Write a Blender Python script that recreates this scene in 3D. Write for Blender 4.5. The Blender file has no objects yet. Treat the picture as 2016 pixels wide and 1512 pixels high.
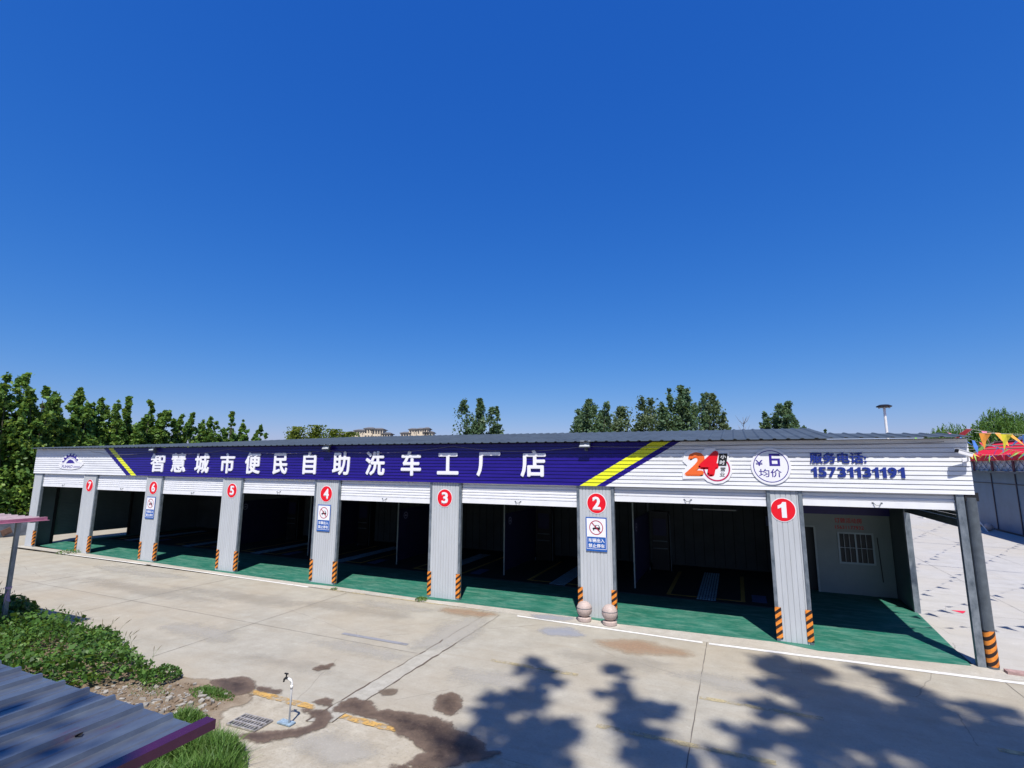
import bpy, math, random
import numpy as np
from mathutils import Vector, Matrix
rad = math.radians
SC = bpy.context.scene
COL = SC.collection
RNG = np.random.default_rng(7)
random.seed(7)

# ------------------------------------------------------------------ camera
cam = bpy.data.cameras.new('camera')
cam.sensor_width = 36; cam.lens = 36 * 995.15 / 2016
cam.clip_start = 0.1; cam.clip_end = 3000
cam_ob = bpy.data.objects.new('camera', cam); COL.objects.link(cam_ob)
yaw, pitch, roll = rad(-23.64), rad(9.08), rad(0.26)
fw = Vector((math.sin(yaw)*math.cos(pitch), math.cos(yaw)*math.cos(pitch), math.sin(pitch)))
rt = Vector((math.cos(yaw), -math.sin(yaw), 0)); up0 = rt.cross(fw)
rr = rt*math.cos(roll) + up0*math.sin(roll); uu = rr.cross(fw)
cam_ob.matrix_world = Matrix(((rr.x, uu.x, -fw.x, 0), (rr.y, uu.y, -fw.y, -15.603), (rr.z, uu.z, -fw.z, 4.5), (0, 0, 0, 1)))
SC.camera = cam_ob

# ------------------------------------------------------------------ light
SUN_EL = 59.0; SUN_AZ = 157.7           # azimuth clockwise from +Y
world = bpy.data.worlds.new('World'); SC.world = world; world.use_nodes = True
wn = world.node_tree.nodes; wl = world.node_tree.links
sky = wn.new('ShaderNodeTexSky'); sky.sky_type = 'NISHITA'; sky.sun_disc = False
sky.sun_elevation = rad(SUN_EL); sky.sun_rotation = rad(SUN_AZ)
sky.altitude = 60; sky.air_density = 1.0; sky.dust_density = 0.6; sky.ozone_density = 4.0
hs = wn.new('ShaderNodeHueSaturation'); hs.inputs['Saturation'].default_value = 1.25
bg = wn['Background']; bg.inputs['Strength'].default_value = 0.085
# deepen the clear-air blue of the sky model (same sky for every ray)
sep = wn.new('ShaderNodeSeparateColor'); cmb = wn.new('ShaderNodeCombineColor')
wl.new(sky.outputs[0], hs.inputs['Color']); wl.new(hs.outputs[0], sep.inputs[0])
for ch, (amp, pw) in enumerate(((1.22, 1.20), (.865, .836), (1.01, .4625))):
    m1 = wn.new('ShaderNodeMath'); m1.operation = 'MULTIPLY'; m1.inputs[1].default_value = .085; wl.new(sep.outputs[ch], m1.inputs[0])
    m2 = wn.new('ShaderNodeMath'); m2.operation = 'POWER'; m2.inputs[1].default_value = pw; wl.new(m1.outputs[0], m2.inputs[0])
    m3 = wn.new('ShaderNodeMath'); m3.operation = 'MULTIPLY'; m3.inputs[1].default_value = amp/.085/2**.5; wl.new(m2.outputs[0], m3.inputs[0])
    wl.new(m3.outputs[0], cmb.inputs[ch])
wl.new(cmb.outputs[0], bg.inputs[0])
sun = bpy.data.lights.new('sun', 'SUN'); sun.energy = 4.35; sun.angle = rad(0.75); sun.color = (1.0, 0.95, 0.87)
sun_ob = bpy.data.objects.new('sun', sun); COL.objects.link(sun_ob)
sd = Vector((math.sin(rad(SUN_AZ))*math.cos(rad(SUN_EL)), math.cos(rad(SUN_AZ))*math.cos(rad(SUN_EL)), math.sin(rad(SUN_EL))))
sun_ob.rotation_euler = (-sd).to_track_quat('-Z', 'Y').to_euler()
SC.view_settings.view_transform = 'Standard'; SC.view_settings.look = 'None'
SC.view_settings.exposure = 0.5; SC.view_settings.gamma = 1.0
SC.cycles.max_bounces = 6; SC.cycles.diffuse_bounces = 2; SC.cycles.transparent_max_bounces = 8

# ------------------------------------------------------------------ materials
def nmat(name):
    m = bpy.data.materials.new(name); m.use_nodes = True
    nt = m.node_tree; return m, nt.nodes, nt.links, nt.nodes['Principled BSDF']

def mat(name, col, rough=0.6, metal=0.0, vary=0.12, scale=3.0, bump=0.0, bscale=40.0, stretch=(1, 1, 1), dirt=None):
    """plain procedural surface: base colour broken up by object-space noise"""
    m, n, l, b = nmat(name)
    tc = n.new('ShaderNodeTexCoord'); mp = n.new('ShaderNodeMapping'); mp.inputs['Scale'].default_value = stretch
    l.new(tc.outputs['Object'], mp.inputs[0])
    no = n.new('ShaderNodeTexNoise'); no.inputs['Scale'].default_value = scale; no.inputs['Detail'].default_value = 6
    no.inputs['Roughness'].default_value = .65
    l.new(mp.outputs[0], no.inputs['Vector'])
    r = n.new('ShaderNodeValToRGB'); e = r.color_ramp.elements
    e[0].position = .3; e[1].position = .72
    d = dirt or tuple(c*(1-vary*2) for c in col)
    e[0].color = (*d, 1); e[1].color = (*[min(1, c*(1+vary*.4)) for c in col], 1)
    l.new(no.outputs['Fac'], r.inputs[0]); l.new(r.outputs[0], b.inputs['Base Color'])
    b.inputs['Roughness'].default_value = rough; b.inputs['Metallic'].default_value = metal
    if bump:
        n2 = n.new('ShaderNodeTexNoise'); n2.inputs['Scale'].default_value = bscale; n2.inputs['Detail'].default_value = 4
        l.new(mp.outputs[0], n2.inputs['Vector'])
        bp = n.new('ShaderNodeBump'); bp.inputs['Strength'].default_value = bump; bp.inputs['Distance'].default_value = .02
        l.new(n2.outputs['Fac'], bp.inputs['Height']); l.new(bp.outputs[0], b.inputs['Normal'])
    return m

def noise(n, l, vec, scale, detail=5, rough=.6):
    x = n.new('ShaderNodeTexNoise'); x.inputs['Scale'].default_value = scale
    x.inputs['Detail'].default_value = detail; x.inputs['Roughness'].default_value = rough
    l.new(vec, x.inputs['Vector']); return x.outputs['Fac']

def ramp(n, l, fac, stops):
    r = n.new('ShaderNodeValToRGB'); e = r.color_ramp.elements
    while len(e) < len(stops): e.new(.5)
    for k, (p, c) in enumerate(stops):
        e[k].position = p; e[k].color = (*c, 1) if len(c) == 3 else c
    l.new(fac, r.inputs[0]); return r.outputs[0]

def mixc(n, l, fac, a, b, mode='MIX'):
    x = n.new('ShaderNodeMix'); x.data_type = 'RGBA'; x.blend_type = mode
    if isinstance(fac, (int, float)): x.inputs[0].default_value = fac
    else: l.new(fac, x.inputs[0])
    for s, v in ((x.inputs[6], a), (x.inputs[7], b)):
        if isinstance(v, tuple): s.default_value = (*v, 1)
        else: l.new(v, s)
    return x.outputs[2]

def mth(n, l, op, a, b=None, c=None):
    x = n.new('ShaderNodeMath'); x.operation = op
    for k, v in enumerate((a, b, c)):
        if v is None: continue
        if isinstance(v, (int, float)): x.inputs[k].default_value = v
        else: l.new(v, x.inputs[k])
    return x.outputs[0]

def concrete(name, c_lo, c_hi, warm, speck=.5, bump=.25, scale=1.0, cracks=True):
    m, n, l, b = nmat(name)
    tc = n.new('ShaderNodeTexCoord'); o = tc.outputs['Object']
    big = noise(n, l, o, .22*scale, 4, .6)
    mid = noise(n, l, o, 1.3*scale, 8, .72)
    fine = noise(n, l, o, 22, 6, .8)
    base = ramp(n, l, mid, [(.28, c_lo), (.7, c_hi)])
    base = mixc(n, l, ramp(n, l, big, [(.42, (0, 0, 0)), (.68, (.75, .75, .75))]), base, warm)
    # long drag marks along the lot
    mp = n.new('ShaderNodeMapping'); mp.inputs['Scale'].default_value = (.25, 2.2, 1); mp.inputs['Rotation'].default_value = (0, 0, .12)
    l.new(o, mp.inputs[0])
    st = noise(n, l, mp.outputs[0], 1.4, 7, .7)
    base = mixc(n, l, ramp(n, l, st, [(.5, (0, 0, 0)), (.72, (.45, .45, .45))]), base, tuple(c*.78 for c in warm))
    base = mixc(n, l, ramp(n, l, fine, [(.3, (speck, speck, speck)), (.48, (0, 0, 0))]), base, tuple(c*.62 for c in c_lo))
    # white laitance scuffs
    sc_ = noise(n, l, o, 2.6, 9, .8)
    base = mixc(n, l, ramp(n, l, sc_, [(.6, (0, 0, 0)), (.72, (.5, .5, .5))]), base, tuple(min(.7, c*1.25) for c in c_hi))
    if cracks:
        vo = n.new('ShaderNodeTexVoronoi'); vo.feature = 'DISTANCE_TO_EDGE'; vo.inputs['Scale'].default_value = .17
        wv = n.new('ShaderNodeMix'); wv.data_type = 'RGBA'; wv.blend_type = 'ADD'; wv.inputs[0].default_value = .22
        nz = n.new('ShaderNodeTexNoise'); nz.inputs['Scale'].default_value = 1.2; nz.inputs['Detail'].default_value = 6
        l.new(o, nz.inputs['Vector']); l.new(o, wv.inputs[6]); l.new(nz.outputs['Color'], wv.inputs[7])
        l.new(wv.outputs[2], vo.inputs['Vector'])
        ck = mth(n, l, 'LESS_THAN', vo.outputs['Distance'], .0011)
        gate = mth(n, l, 'GREATER_THAN', noise(n, l, o, .35, 3), .47)
        base = mixc(n, l, mth(n, l, 'MULTIPLY', mth(n, l, 'MULTIPLY', ck, gate), .4), base, (.1, .09, .08))
    l.new(base, b.inputs['Base Color']); b.inputs['Roughness'].default_value = .9
    b.inputs['Specular IOR Level'].default_value = .25
    bp = n.new('ShaderNodeBump'); bp.inputs['Strength'].default_value = bump; bp.inputs['Distance'].default_value = .012
    l.new(mth(n, l, 'ADD', mid, fine), bp.inputs['Height']); l.new(bp.outputs[0], b.inputs['Normal'])
    return m

def leafmat(name, cols, trans=.35, rough=.5, clump=.9):
    m, n, l, b = nmat(name)
    g = n.new('ShaderNodeNewGeometry')
    tc = n.new('ShaderNodeTexCoord')
    k = noise(n, l, tc.outputs['Object'], clump, 3)
    f = mth(n, l, 'ADD', mth(n, l, 'MULTIPLY', g.outputs['Random Per Island'], .6), mth(n, l, 'MULTIPLY_ADD', k, 1.3, -.45))
    c = ramp(n, l, f, [(i/(len(cols)-1), cc) for i, cc in enumerate(cols)])
    l.new(c, b.inputs['Base Color']); b.inputs['Roughness'].default_value = rough
    b.inputs['Specular IOR Level'].default_value = .35
    t = n.new('ShaderNodeBsdfTranslucent'); l.new(mixc(n, l, .45, c, (.25, .32, .03)), t.inputs[0])
    ms = n.new('ShaderNodeMixShader'); ms.inputs[0].default_value = trans
    out = n['Material Output']; l.new(b.outputs[0], ms.inputs[1]); l.new(t.outputs[0], ms.inputs[2]); l.new(ms.outputs[0], out.inputs[0])
    return m

M = {}
M['concrete'] = concrete('yard_concrete', (0.286, 0.265, 0.218), (0.403, 0.382, 0.325), (0.371, 0.319, 0.240))
M['concrete_back'] = concrete('back_yard_concrete', (0.371, 0.360, 0.343), (0.458, 0.447, 0.431), (0.436, 0.403, 0.349), speck=.3)
M['apron'] = concrete('rough_concrete', (0.273, 0.240, 0.185), (0.480, 0.447, 0.371), (0.392, 0.338, 0.251), speck=.7, bump=.6, scale=2.2, cracks=False)
M['strip'] = concrete('patched_concrete', (.30, .285, .245), (.44, .42, .365), (.37, .34, .28), speck=.5, bump=.5, scale=3, cracks=False)
M['sill'] = concrete('threshold_concrete', (0.327, 0.305, 0.262), (0.491, 0.469, 0.420), (0.414, 0.371, 0.305), speck=.6, bump=.4, scale=2, cracks=False)
M['earth'] = mat('field_earth', (.12, .10, .06), .95, vary=.25, scale=.05)
M['dirt'] = mat('dirt', (.24, .18, .12), .95, vary=.3, scale=5, bump=.9, bscale=18, dirt=(.10, .07, .045))
M['stone'] = mat('rubble', (.36, .335, .29), .9, vary=.25, scale=9)
M['white'] = mat('white_sheet', (.80, .81, .84), .38, vary=.035, scale=2.2, stretch=(.3, 1, 3))
M['slat'] = mat('shutter_white', (.80, .81, .84), .4, vary=.05, scale=2.5)
M['panel'] = mat('pillar_sheet', (.50, .525, .55), .45, vary=.06, scale=2.5, stretch=(2, 2, .25))
M['galv'] = mat('galvanised_steel', (.30, .34, .38), .42, metal=.55, vary=.32, scale=7, stretch=(1, 1, .5), dirt=(.12, .15, .18))
M['steel'] = mat('dull_steel', (.13, .155, .18), .45, metal=.35, vary=.2, scale=4)
M['roof'] = mat('roof_sheet', (.062, .082, .102), .6, metal=.0, vary=.18, scale=1.2)
M['dark'] = mat('interior_shade_dark', (.006, .007, .008), .9, vary=.2)  # near-black stands in for interior shade; also colours the dark wash floor
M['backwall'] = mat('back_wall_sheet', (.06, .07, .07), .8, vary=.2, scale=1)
M['sidewall'] = mat('side_sheet', (.10, .125, .13), .6, vary=.12, scale=1)
M['office'] = mat('office_wall', (.25, .28, .275), .7, vary=.08, scale=.8)
M['navy'] = mat('navy_board', (.014, .014, .06), .55, vary=.1)
M['blue'] = mat('sign_blue', (.012, .105, .42), .4, vary=.06)
M['signwhite'] = mat('sign_white', (.82, .82, .85), .4, vary=.02)
M['letterwhite'] = mat('letter_white', (.84, .84, .9), .35, vary=.02)
M['red'] = mat('sticker_red', (.78, .006, .02), .35, vary=.04)
M['darkred'] = mat('ring_red', (.42, .012, .05), .4, vary=.04)
M['black'] = mat('matt_black', (.01, .01, .012), .5, vary=.1)
M['indigo'] = mat('indigo_print', (.035, .016, .27), .4, vary=.05)
M['phone'] = mat('royal_blue_letter', (.012, .032, .24), .4, vary=.05)
M['orange'] = mat('orange_print', (.86, .15, .03), .4, vary=.05)
M['magenta'] = mat('crimson_print', (.5, .01, .09), .4, vary=.05)
M['lamp'] = mat('lamp_face', (.5, .53, .56), .3, vary=.08)
M['yellow'] = mat('worn_yellow_paint', (.62, .42, .10), .8, vary=.25, scale=9)
M['pipe'] = mat('white_pipe', (.78, .78, .76), .35, vary=.06)
M['iron'] = mat('rusty_iron', (.10, .065, .05), .7, metal=.3, vary=.3, scale=20)
M['granite'] = mat('pink_granite', (.50, .40, .36), .6, vary=.16, scale=26, bump=.2, bscale=60)
M['mutedred'] = mat('red_letter', (.5, .02, .03), .5, vary=.1)
M['bark'] = mat('bark', (.11, .095, .07), .9, vary=.3, scale=6, bump=.5, bscale=14, stretch=(3, 3, .6))
M['glass'] = mat('dark_glass', (.010, .012, .016), .5, vary=.1)
M['grate'] = mat('floor_grate', (.25, .42, .55), .5, vary=.3, scale=9)
M['cement'] = mat('shade_blue_cement', (.20, .235, .29), .9, vary=.22, scale=2.2, bump=.5, bscale=12, dirt=(.08, .09, .11))  # bluish shade on the wall is put into its cement colour
M['brown'] = mat('brown_board', (.19, .11, .08), .8, vary=.2, scale=8)
M['shed'] = mat('shed_sheet', (.11, .18, .26), .5, vary=.12, scale=.7)
M['shedroof'] = mat('red_sheet', (.72, .004, .03), .8, vary=.07, scale=.7)
M['cream'] = mat('cream_render', (.72, .62, .48), .8, vary=.12, scale=.15)
M['greyroof'] = mat('grey_tile', (.15, .15, .16), .8, vary=.15, scale=.2)
M['leaf_near'] = leafmat('poplar_leaf', [(.04, .10, .022), (.085, .19, .036), (.16, .28, .05), (.30, .38, .07)])
M['leaf_far'] = leafmat('hazy_far_leaf', [(.03, .075, .045), (.065, .13, .07), (.115, .19, .095), (.18, .26, .13)], clump=.5)  # paler, bluer greens carry painted distance haze
M['leaf_pale'] = leafmat('pale_leaf', [(.05, .09, .05), (.09, .14, .07), (.13, .18, .09), (.17, .22, .12)], clump=.5)
M['leaf_yellow'] = leafmat('yellowish_leaf', [(.03, .07, .012), (.08, .13, .015), (.16, .2, .02), (.24, .25, .03)], clump=.5)
M['leaf_willow'] = leafmat('willow_leaf', [(.03, .08, .018), (.07, .16, .03), (.13, .25, .05), (.19, .32, .08)], clump=.7)
M['leaf_weed'] = leafmat('weed_leaf', [(.02, .055, .014), (.045, .11, .02), (.085, .19, .03), (.17, .28, .055)], clump=1.6)
M['leaf_grass'] = leafmat('grass_blade', [(.035, .09, .018), (.065, .15, .025), (.11, .21, .04), (.2, .27, .09)], clump=2.5, trans=.25)
M['seed'] = mat('seed_head', (.20, .17, .11), .9)

def fascia_mat():
    m, n, l, b = nmat('fascia_painted_sheet')
    tc = n.new('ShaderNodeTexCoord'); sp = n.new('ShaderNodeSeparateXYZ'); l.new(tc.outputs['Object'], sp.inputs[0])
    X, Z = sp.outputs[0], sp.outputs[2]
    a = mth(n, l, 'MULTIPLY_ADD', Z, 1.61, mth(n, l, 'ADD', X, -1.61*3.92))       # left slant
    c = mth(n, l, 'MULTIPLY_ADD', Z, -1.69, mth(n, l, 'ADD', X, 1.69*3.86))       # right slant
    def rng(v, lo, hi): return mth(n, l, 'MULTIPLY', mth(n, l, 'GREATER_THAN', v, lo), mth(n, l, 'LESS_THAN', v, hi))
    blue = mth(n, l, 'MULTIPLY', mth(n, l, 'GREATER_THAN', a, -27.51), mth(n, l, 'LESS_THAN', c, -3.69))
    yel = mth(n, l, 'ADD', rng(a, -27.12, -26.72), rng(c, -4.5, -3.97))
    mp = n.new('ShaderNodeMapping'); mp.inputs['Scale'].default_value = (.35, 1, 2); l.new(tc.outputs['Object'], mp.inputs[0])
    dn = noise(n, l, mp.outputs[0], 2.5, 7, .7)
    white = ramp(n, l, dn, [(.25, (.66, .67, .70)), (.55, (.81, .82, .85))])
    bl = ramp(n, l, dn, [(.3, (.011, .004, .17)), (.7, (.020, .007, .25))])
    col = mixc(n, l, blue, white, bl); col = mixc(n, l, yel, col, (.80, .84, .03))
    l.new(col, b.inputs['Base Color']); b.inputs['Roughness'].default_value = .33
    return m
M['fascia'] = fascia_mat()

def hazard_mat():
    m, n, l, b = nmat('hazard_stripes')
    tc = n.new('ShaderNodeTexCoord'); sp = n.new('ShaderNodeSeparateXYZ'); l.new(tc.outputs['Object'], sp.inputs[0])
    v = mth(n, l, 'ADD', mth(n, l, 'ADD', sp.outputs[0], mth(n, l, 'MULTIPLY', sp.outputs[1], .5)), mth(n, l, 'MULTIPLY', sp.outputs[2], -1.25))
    f = mth(n, l, 'FRACT', mth(n, l, 'MULTIPLY', v, 4.4))
    s = mth(n, l, 'GREATER_THAN', f, .47)
    w = noise(n, l, tc.outputs['Object'], 12, 5)
    col = mixc(n, l, s, (.022, .010, .008), ramp(n, l, w, [(.3, (.5, .15, .02)), (.6, (.82, .27, .03))]))
    l.new(col, b.inputs['Base Color']); b.inputs['Roughness'].default_value = .5
    return m
M['hazard'] = hazard_mat()

def green_floor_mat():
    m, n, l, b = nmat('green_floor_paint')
    tc = n.new('ShaderNodeTexCoord'); o = tc.outputs['Object']
    mp = n.new('ShaderNodeMapping'); mp.inputs['Scale'].default_value = (.7, 2.4, 1); mp.inputs['Rotation'].default_value = (0, 0, .5); l.new(o, mp.inputs[0])
    a = noise(n, l, o, .9, 6, .7); s = noise(n, l, mp.outputs[0], 1.7, 9, .78)
    c = ramp(n, l, a, [(.35, (.010, .105, .070)), (.7, (.026, .165, .118))])
    c = mixc(n, l, ramp(n, l, s, [(.46, (0, 0, 0)), (.68, (.8, .8, .8))]), c, (.14, .26, .21))
    l.new(c, b.inputs['Base Color']); b.inputs['Roughness'].default_value = .75
    b.inputs['Specular IOR Level'].default_value = .2
    return m
M['green'] = green_floor_mat()

def sheet_roof_mat():
    m, n, l, b = nmat('old_red_sheet_sky_tint')
    tc = n.new('ShaderNodeTexCoord'); o = tc.outputs['Object']
    mp = n.new('ShaderNodeMapping'); mp.inputs['Scale'].default_value = (1.6, .5, 1); l.new(o, mp.inputs[0])
    a = noise(n, l, mp.outputs[0], 2.2, 10, .78)
    c = ramp(n, l, a, [(.30, (.075, .025, .045)), (.42, (.06, .07, .095)), (.62, (.085, .105, .14)), (.78, (.15, .16, .18))])  # blue-grey sky reflection painted into the red sheet's base colour
    l.new(c, b.inputs['Base Color']); b.inputs['Roughness'].default_value = .3; b.inputs['Specular IOR Level'].default_value = .8
    return m
M['redroof'] = sheet_roof_mat()
M['canopy'] = mat('faded_glare_red_sheet', (.56, .43, .44), .35, vary=.2, scale=3, stretch=(4, .6, 1))  # pale pink glare put into the base colour of the red sheet
M['canopyedge'] = mat('red_edge_trim', (.42, .16, .24), .4, vary=.2, scale=3)
M['purple'] = mat('plum_trim', (.055, .005, .038), .25, vary=.12)

def stain(name, inner, outer, soft=.10, ragged=.22, opac=1.0, rough=.6, scale=3.0):
    m, n, l, b = nmat(name)
    tc = n.new('ShaderNodeTexCoord'); o = tc.outputs['Object']
    at = n.new('ShaderNodeAttribute'); at.attribute_name = 'edge'
    d = mth(n, l, 'ADD', at.outputs['Fac'], mth(n, l, 'MULTIPLY_ADD', noise(n, l, o, scale, 8, .72), ragged, -ragged*.5))
    mr = n.new('ShaderNodeMapRange'); mr.interpolation_type = 'SMOOTHSTEP'; l.new(d, mr.inputs[0]); mr.inputs[1].default_value = -soft*.5; mr.inputs[2].default_value = soft*.5
    l.new(mth(n, l, 'MULTIPLY', mr.outputs[0], opac), b.inputs['Alpha'])
    t = mth(n, l, 'ADD', mth(n, l, 'MULTIPLY', d, 2.6), mth(n, l, 'MULTIPLY_ADD', noise(n, l, o, 2.4, 9, .78), 2.2, -1.1))
    c = ramp(n, l, t, [(.0, outer), (.45, tuple(.5*(u+v) for u, v in zip(inner, outer))), (.9, inner)])
    c = mixc(n, l, ramp(n, l, noise(n, l, o, 30, 4, .8), [(.55, (0, 0, 0)), (.75, (.5, .5, .5))]), c, tuple(min(1, 2.2*v) for v in outer))
    l.new(c, b.inputs['Base Color']); b.inputs['Roughness'].default_value = rough
    return m
def wet_mat():
    m, n, l, b = nmat('wet_concrete')
    tc = n.new('ShaderNodeTexCoord'); o = tc.outputs['Object']
    a = noise(n, l, o, 2.2, 8, .75)
    c = ramp(n, l, a, [(.3, (.05, .032, .022)), (.5, (.092, .062, .042)), (.66, (.16, .125, .09)), (.8, (.24, .205, .16))])
    l.new(c, b.inputs['Base Color']); b.inputs['Roughness'].default_value = .6
    return m
M['wet'] = stain('wet_concrete', (.034, .021, .014), (.15, .105, .072), .10, .34, .88, .5, 4.5)
M['damp'] = stain('damp_concrete', (.10, .072, .05), (.17, .13, .092), .08, .25, .8, .6)
M['dampedge'] = mat('crack_dirt', (.12, .09, .07), .9)
M['rust'] = stain('rust_stain', (.34, .20, .115), (.36, .27, .18), .3, .6, .55, .8, 2.0)
M['bluestain'] = stain('blue_paint_stain', (.29, .32, .40), (.33, .34, .37), .25, .5, .6, .8, 2.5)
M['dirtspill'] = stain('loose_dirt', (.17, .125, .08), (.26, .21, .15), .12, .3, 1.0, .95, 3.5)
M['scuff'] = stain('tyre_scuff', (.235, .215, .185), (.28, .262, .225), .5, 1.1, .2, .9, 1.2)
M['laitance'] = stain('pale_scuff', (.43, .41, .365), (.385, .368, .325), .5, 1.1, .5, .9, 1.6)
M['line'] = mat('white_line_paint', (.74, .73, .70), .8, vary=.16, scale=6)

def worn(name, col, cover, scale=3.0, stretch=(1, 1, 1)):
    """paint or stain sheet whose worn parts show the ground (alpha)"""
    m, n, l, b = nmat(name)
    tc = n.new('ShaderNodeTexCoord'); mp = n.new('ShaderNodeMapping'); mp.inputs['Scale'].default_value = stretch; l.new(tc.outputs['Object'], mp.inputs[0])
    a = noise(n, l, mp.outputs[0], scale, 8, .75)
    l.new(ramp(n, l, a, [(cover-.06, (0, 0, 0)), (cover+.10, (1, 1, 1))]), b.inputs['Alpha'])
    l.new(mixc(n, l, noise(n, l, tc.outputs['Object'], 9, 4), col, tuple(c*.75 for c in col)), b.inputs['Base Color'])
    b.inputs['Roughness'].default_value = .85
    return m
M['yellow_faint'] = worn('faded_yellow_paint', (.50, .42, .24), .49, 2.2)
M['grey_faint'] = worn('grey_paint_patch', (.27, .275, .30), .35, 1.2)
M['white_worn'] = worn('worn_white_line', (.76, .75, .72), .30, 2.0, (.8, 3, 1))
M['yellow_curb'] = worn('curb_yellow_paint', (.60, .36, .10), .46, 4)

# ------------------------------------------------------------------ mesh helpers
class MB:
    def __init__(s): s.v = []; s.f = []; s.m = []
    def add(s, vs, fs, mi=0):
        o = len(s.v); s.v += [tuple(v) for v in vs]; s.f += [tuple(i+o for i in f) for f in fs]; s.m += [mi]*len(fs)
    def box(s, x0, x1, y0, y1, z0, z1, mi=0, M_=None):
        vs = [(x, y, z) for z in (z0, z1) for y in (y0, y1) for x in (x0, x1)]
        if M_ is not None: vs = [M_ @ Vector(v) for v in vs]
        s.add(vs, [(0, 2, 3, 1), (4, 5, 7, 6), (0, 1, 5, 4), (2, 6, 7, 3), (0, 4, 6, 2), (1, 3, 7, 5)], mi)
    def tube(s, pts, r, n=8, mi=0, cap=True):
        pts = [Vector(p) for p in pts]; R = r if isinstance(r, (list, tuple)) else [r]*len(pts)
        rings = []
        for i, p in enumerate(pts):
            d = (pts[min(i+1, len(pts)-1)] - pts[max(i-1, 0)]).normalized()
            a = d.cross(Vector((0, 0, 1)) if abs(d.z) < .95 else Vector((0, 1, 0))).normalized(); b = d.cross(a)
            rings.append([p + (a*math.cos(t) + b*math.sin(t))*R[i] for t in [2*math.pi*k/n for k in range(n)]])
        vs = [v for ring in rings for v in ring]
        fs = [(i*n+k, i*n+(k+1) % n, (i+1)*n+(k+1) % n, (i+1)*n+k) for i in range(len(pts)-1) for k in range(n)]
        if cap: fs += [tuple(range(n-1, -1, -1)), tuple((len(pts)-1)*n+k for k in range(n))]
        s.add(vs, fs, mi)
    def lathe(s, prof, c, n=20, mi=0):
        vs = [(c[0]+r*math.cos(2*math.pi*k/n), c[1]+r*math.sin(2*math.pi*k/n), c[2]+z) for r, z in prof for k in range(n)]
        fs = [(i*n+k, i*n+(k+1) % n, (i+1)*n+(k+1) % n, (i+1)*n+k) for i in range(len(prof)-1) for k in range(n)]
        s.add(vs, fs, mi)
    def prism_xz(s, poly, y0, y1, mi=0):
        """polygon in the X-Z plane, front at y0 (towards -Y), back at y1"""
        n = len(poly)
        vs = [(x, y0, z) for x, z in poly] + [(x, y1, z) for x, z in poly]
        s.add(vs, [tuple(range(n)), tuple(range(2*n-1, n-1, -1))] + [(k, k+n, (k+1) % n+n, (k+1) % n) for k in range(n)], mi)
    def poly(s, pts, z, mi=0):
        s.add([(x, y, z) for x, y in pts], [tuple(range(len(pts)))], mi)
    def build(s, name, mats, parent=None, smooth=False, loc=None):
        me = bpy.data.meshes.new(name); me.from_pydata(s.v, [], s.f)
        mats = mats if isinstance(mats, (list, tuple)) else [mats]
        for m_ in mats: me.materials.append(m_ if not isinstance(m_, str) else M[m_])
        me.polygons.foreach_set('material_index', s.m)
        if smooth: me.polygons.foreach_set('use_smooth', [True]*len(s.f))
        me.validate(); me.update()
        o = bpy.data.objects.new(name, me); COL.objects.link(o)
        if parent is not None: o.parent = parent
        if loc is not None: o.location = loc
        return o

def empty(name, label, cat, loc=(0, 0, 0), group=None):
    o = bpy.data.objects.new(name, None); COL.objects.link(o); o.location = loc; o.empty_display_size = .3
    return tag(o, label, cat, group)
def tag(o, label=None, cat=None, group=None, kind=None):
    if label: o['label'] = label
    if cat: o['category'] = cat
    if group: o['group'] = group
    if kind: o['kind'] = kind
    return o

def rough_outline(pts, amp=.05, sub=6, seed=1):
    r = random.Random(seed); out = []
    n = len(pts)
    for i in range(n):
        p0, p1, p2, p3 = [np.array(pts[(i+k-1) % n]) for k in range(4)]
        for k in range(sub):
            t = k/sub
            q = .5*((2*p1)+(-p0+p2)*t+(2*p0-5*p1+4*p2-p3)*t*t+(-p0+3*p1-3*p2+p3)*t**3)
            out.append((q[0]+r.uniform(-amp, amp), q[1]+r.uniform(-amp, amp)))
    return out

def text_bm(body, x0, x1, z0, z1, y, depth=.01, bold=.02, italic=0.0):
    """text fitted in a box on a wall facing -Y; returns verts, faces"""
    c = bpy.data.curves.new('txt', 'FONT'); c.body = body; c.size = 1; heavy = bold;  c.extrude = .5; c.resolution_u = 3
    c.shear = italic
    o = bpy.data.objects.new('txt', c); COL.objects.link(o)
    dg = bpy.context.evaluated_depsgraph_get(); dg.update()
    me = bpy.data.meshes.new_from_object(o.evaluated_get(dg))
    P0 = np.array([v.co[:] for v in me.vertices]); F0 = [tuple(p.vertices) for p in me.polygons]
    bpy.data.objects.remove(o); bpy.data.curves.remove(c); bpy.data.meshes.remove(me)
    P, F = [], []
    dirs = [(0, 0)]+([(math.cos(k*math.pi/4)*heavy, math.sin(k*math.pi/4)*heavy) for k in range(8)] if heavy > 0 else [])
    for k, (dx, dz) in enumerate(dirs):      # overlapping copies, each a hair behind the other, thicken the strokes
        Q = P0+np.array([dx, dz, 0]); Q[:, 2] = np.where(Q[:, 2] > 0, Q[:, 2]-k*.0006/max(depth, .003), Q[:, 2])
        F += [tuple(i+len(P0)*k for i in f) for f in F0]; P.append(Q)
    P = np.concatenate(P)
    lo, hi = P.min(0), P.max(0); lo[2], hi[2] = -.5, .5; S = (P-lo)/np.maximum(hi-lo, 1e-6)
    V = [(x0+(x1-x0)*a, y-depth*b_, z0+(z1-z0)*c_) for a, c_, b_ in S]
    return V, F
def add_text(mb, *a, mi=0, **k):
    V, F = text_bm(*a, **k); mb.add(V, F, mi)

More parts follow.
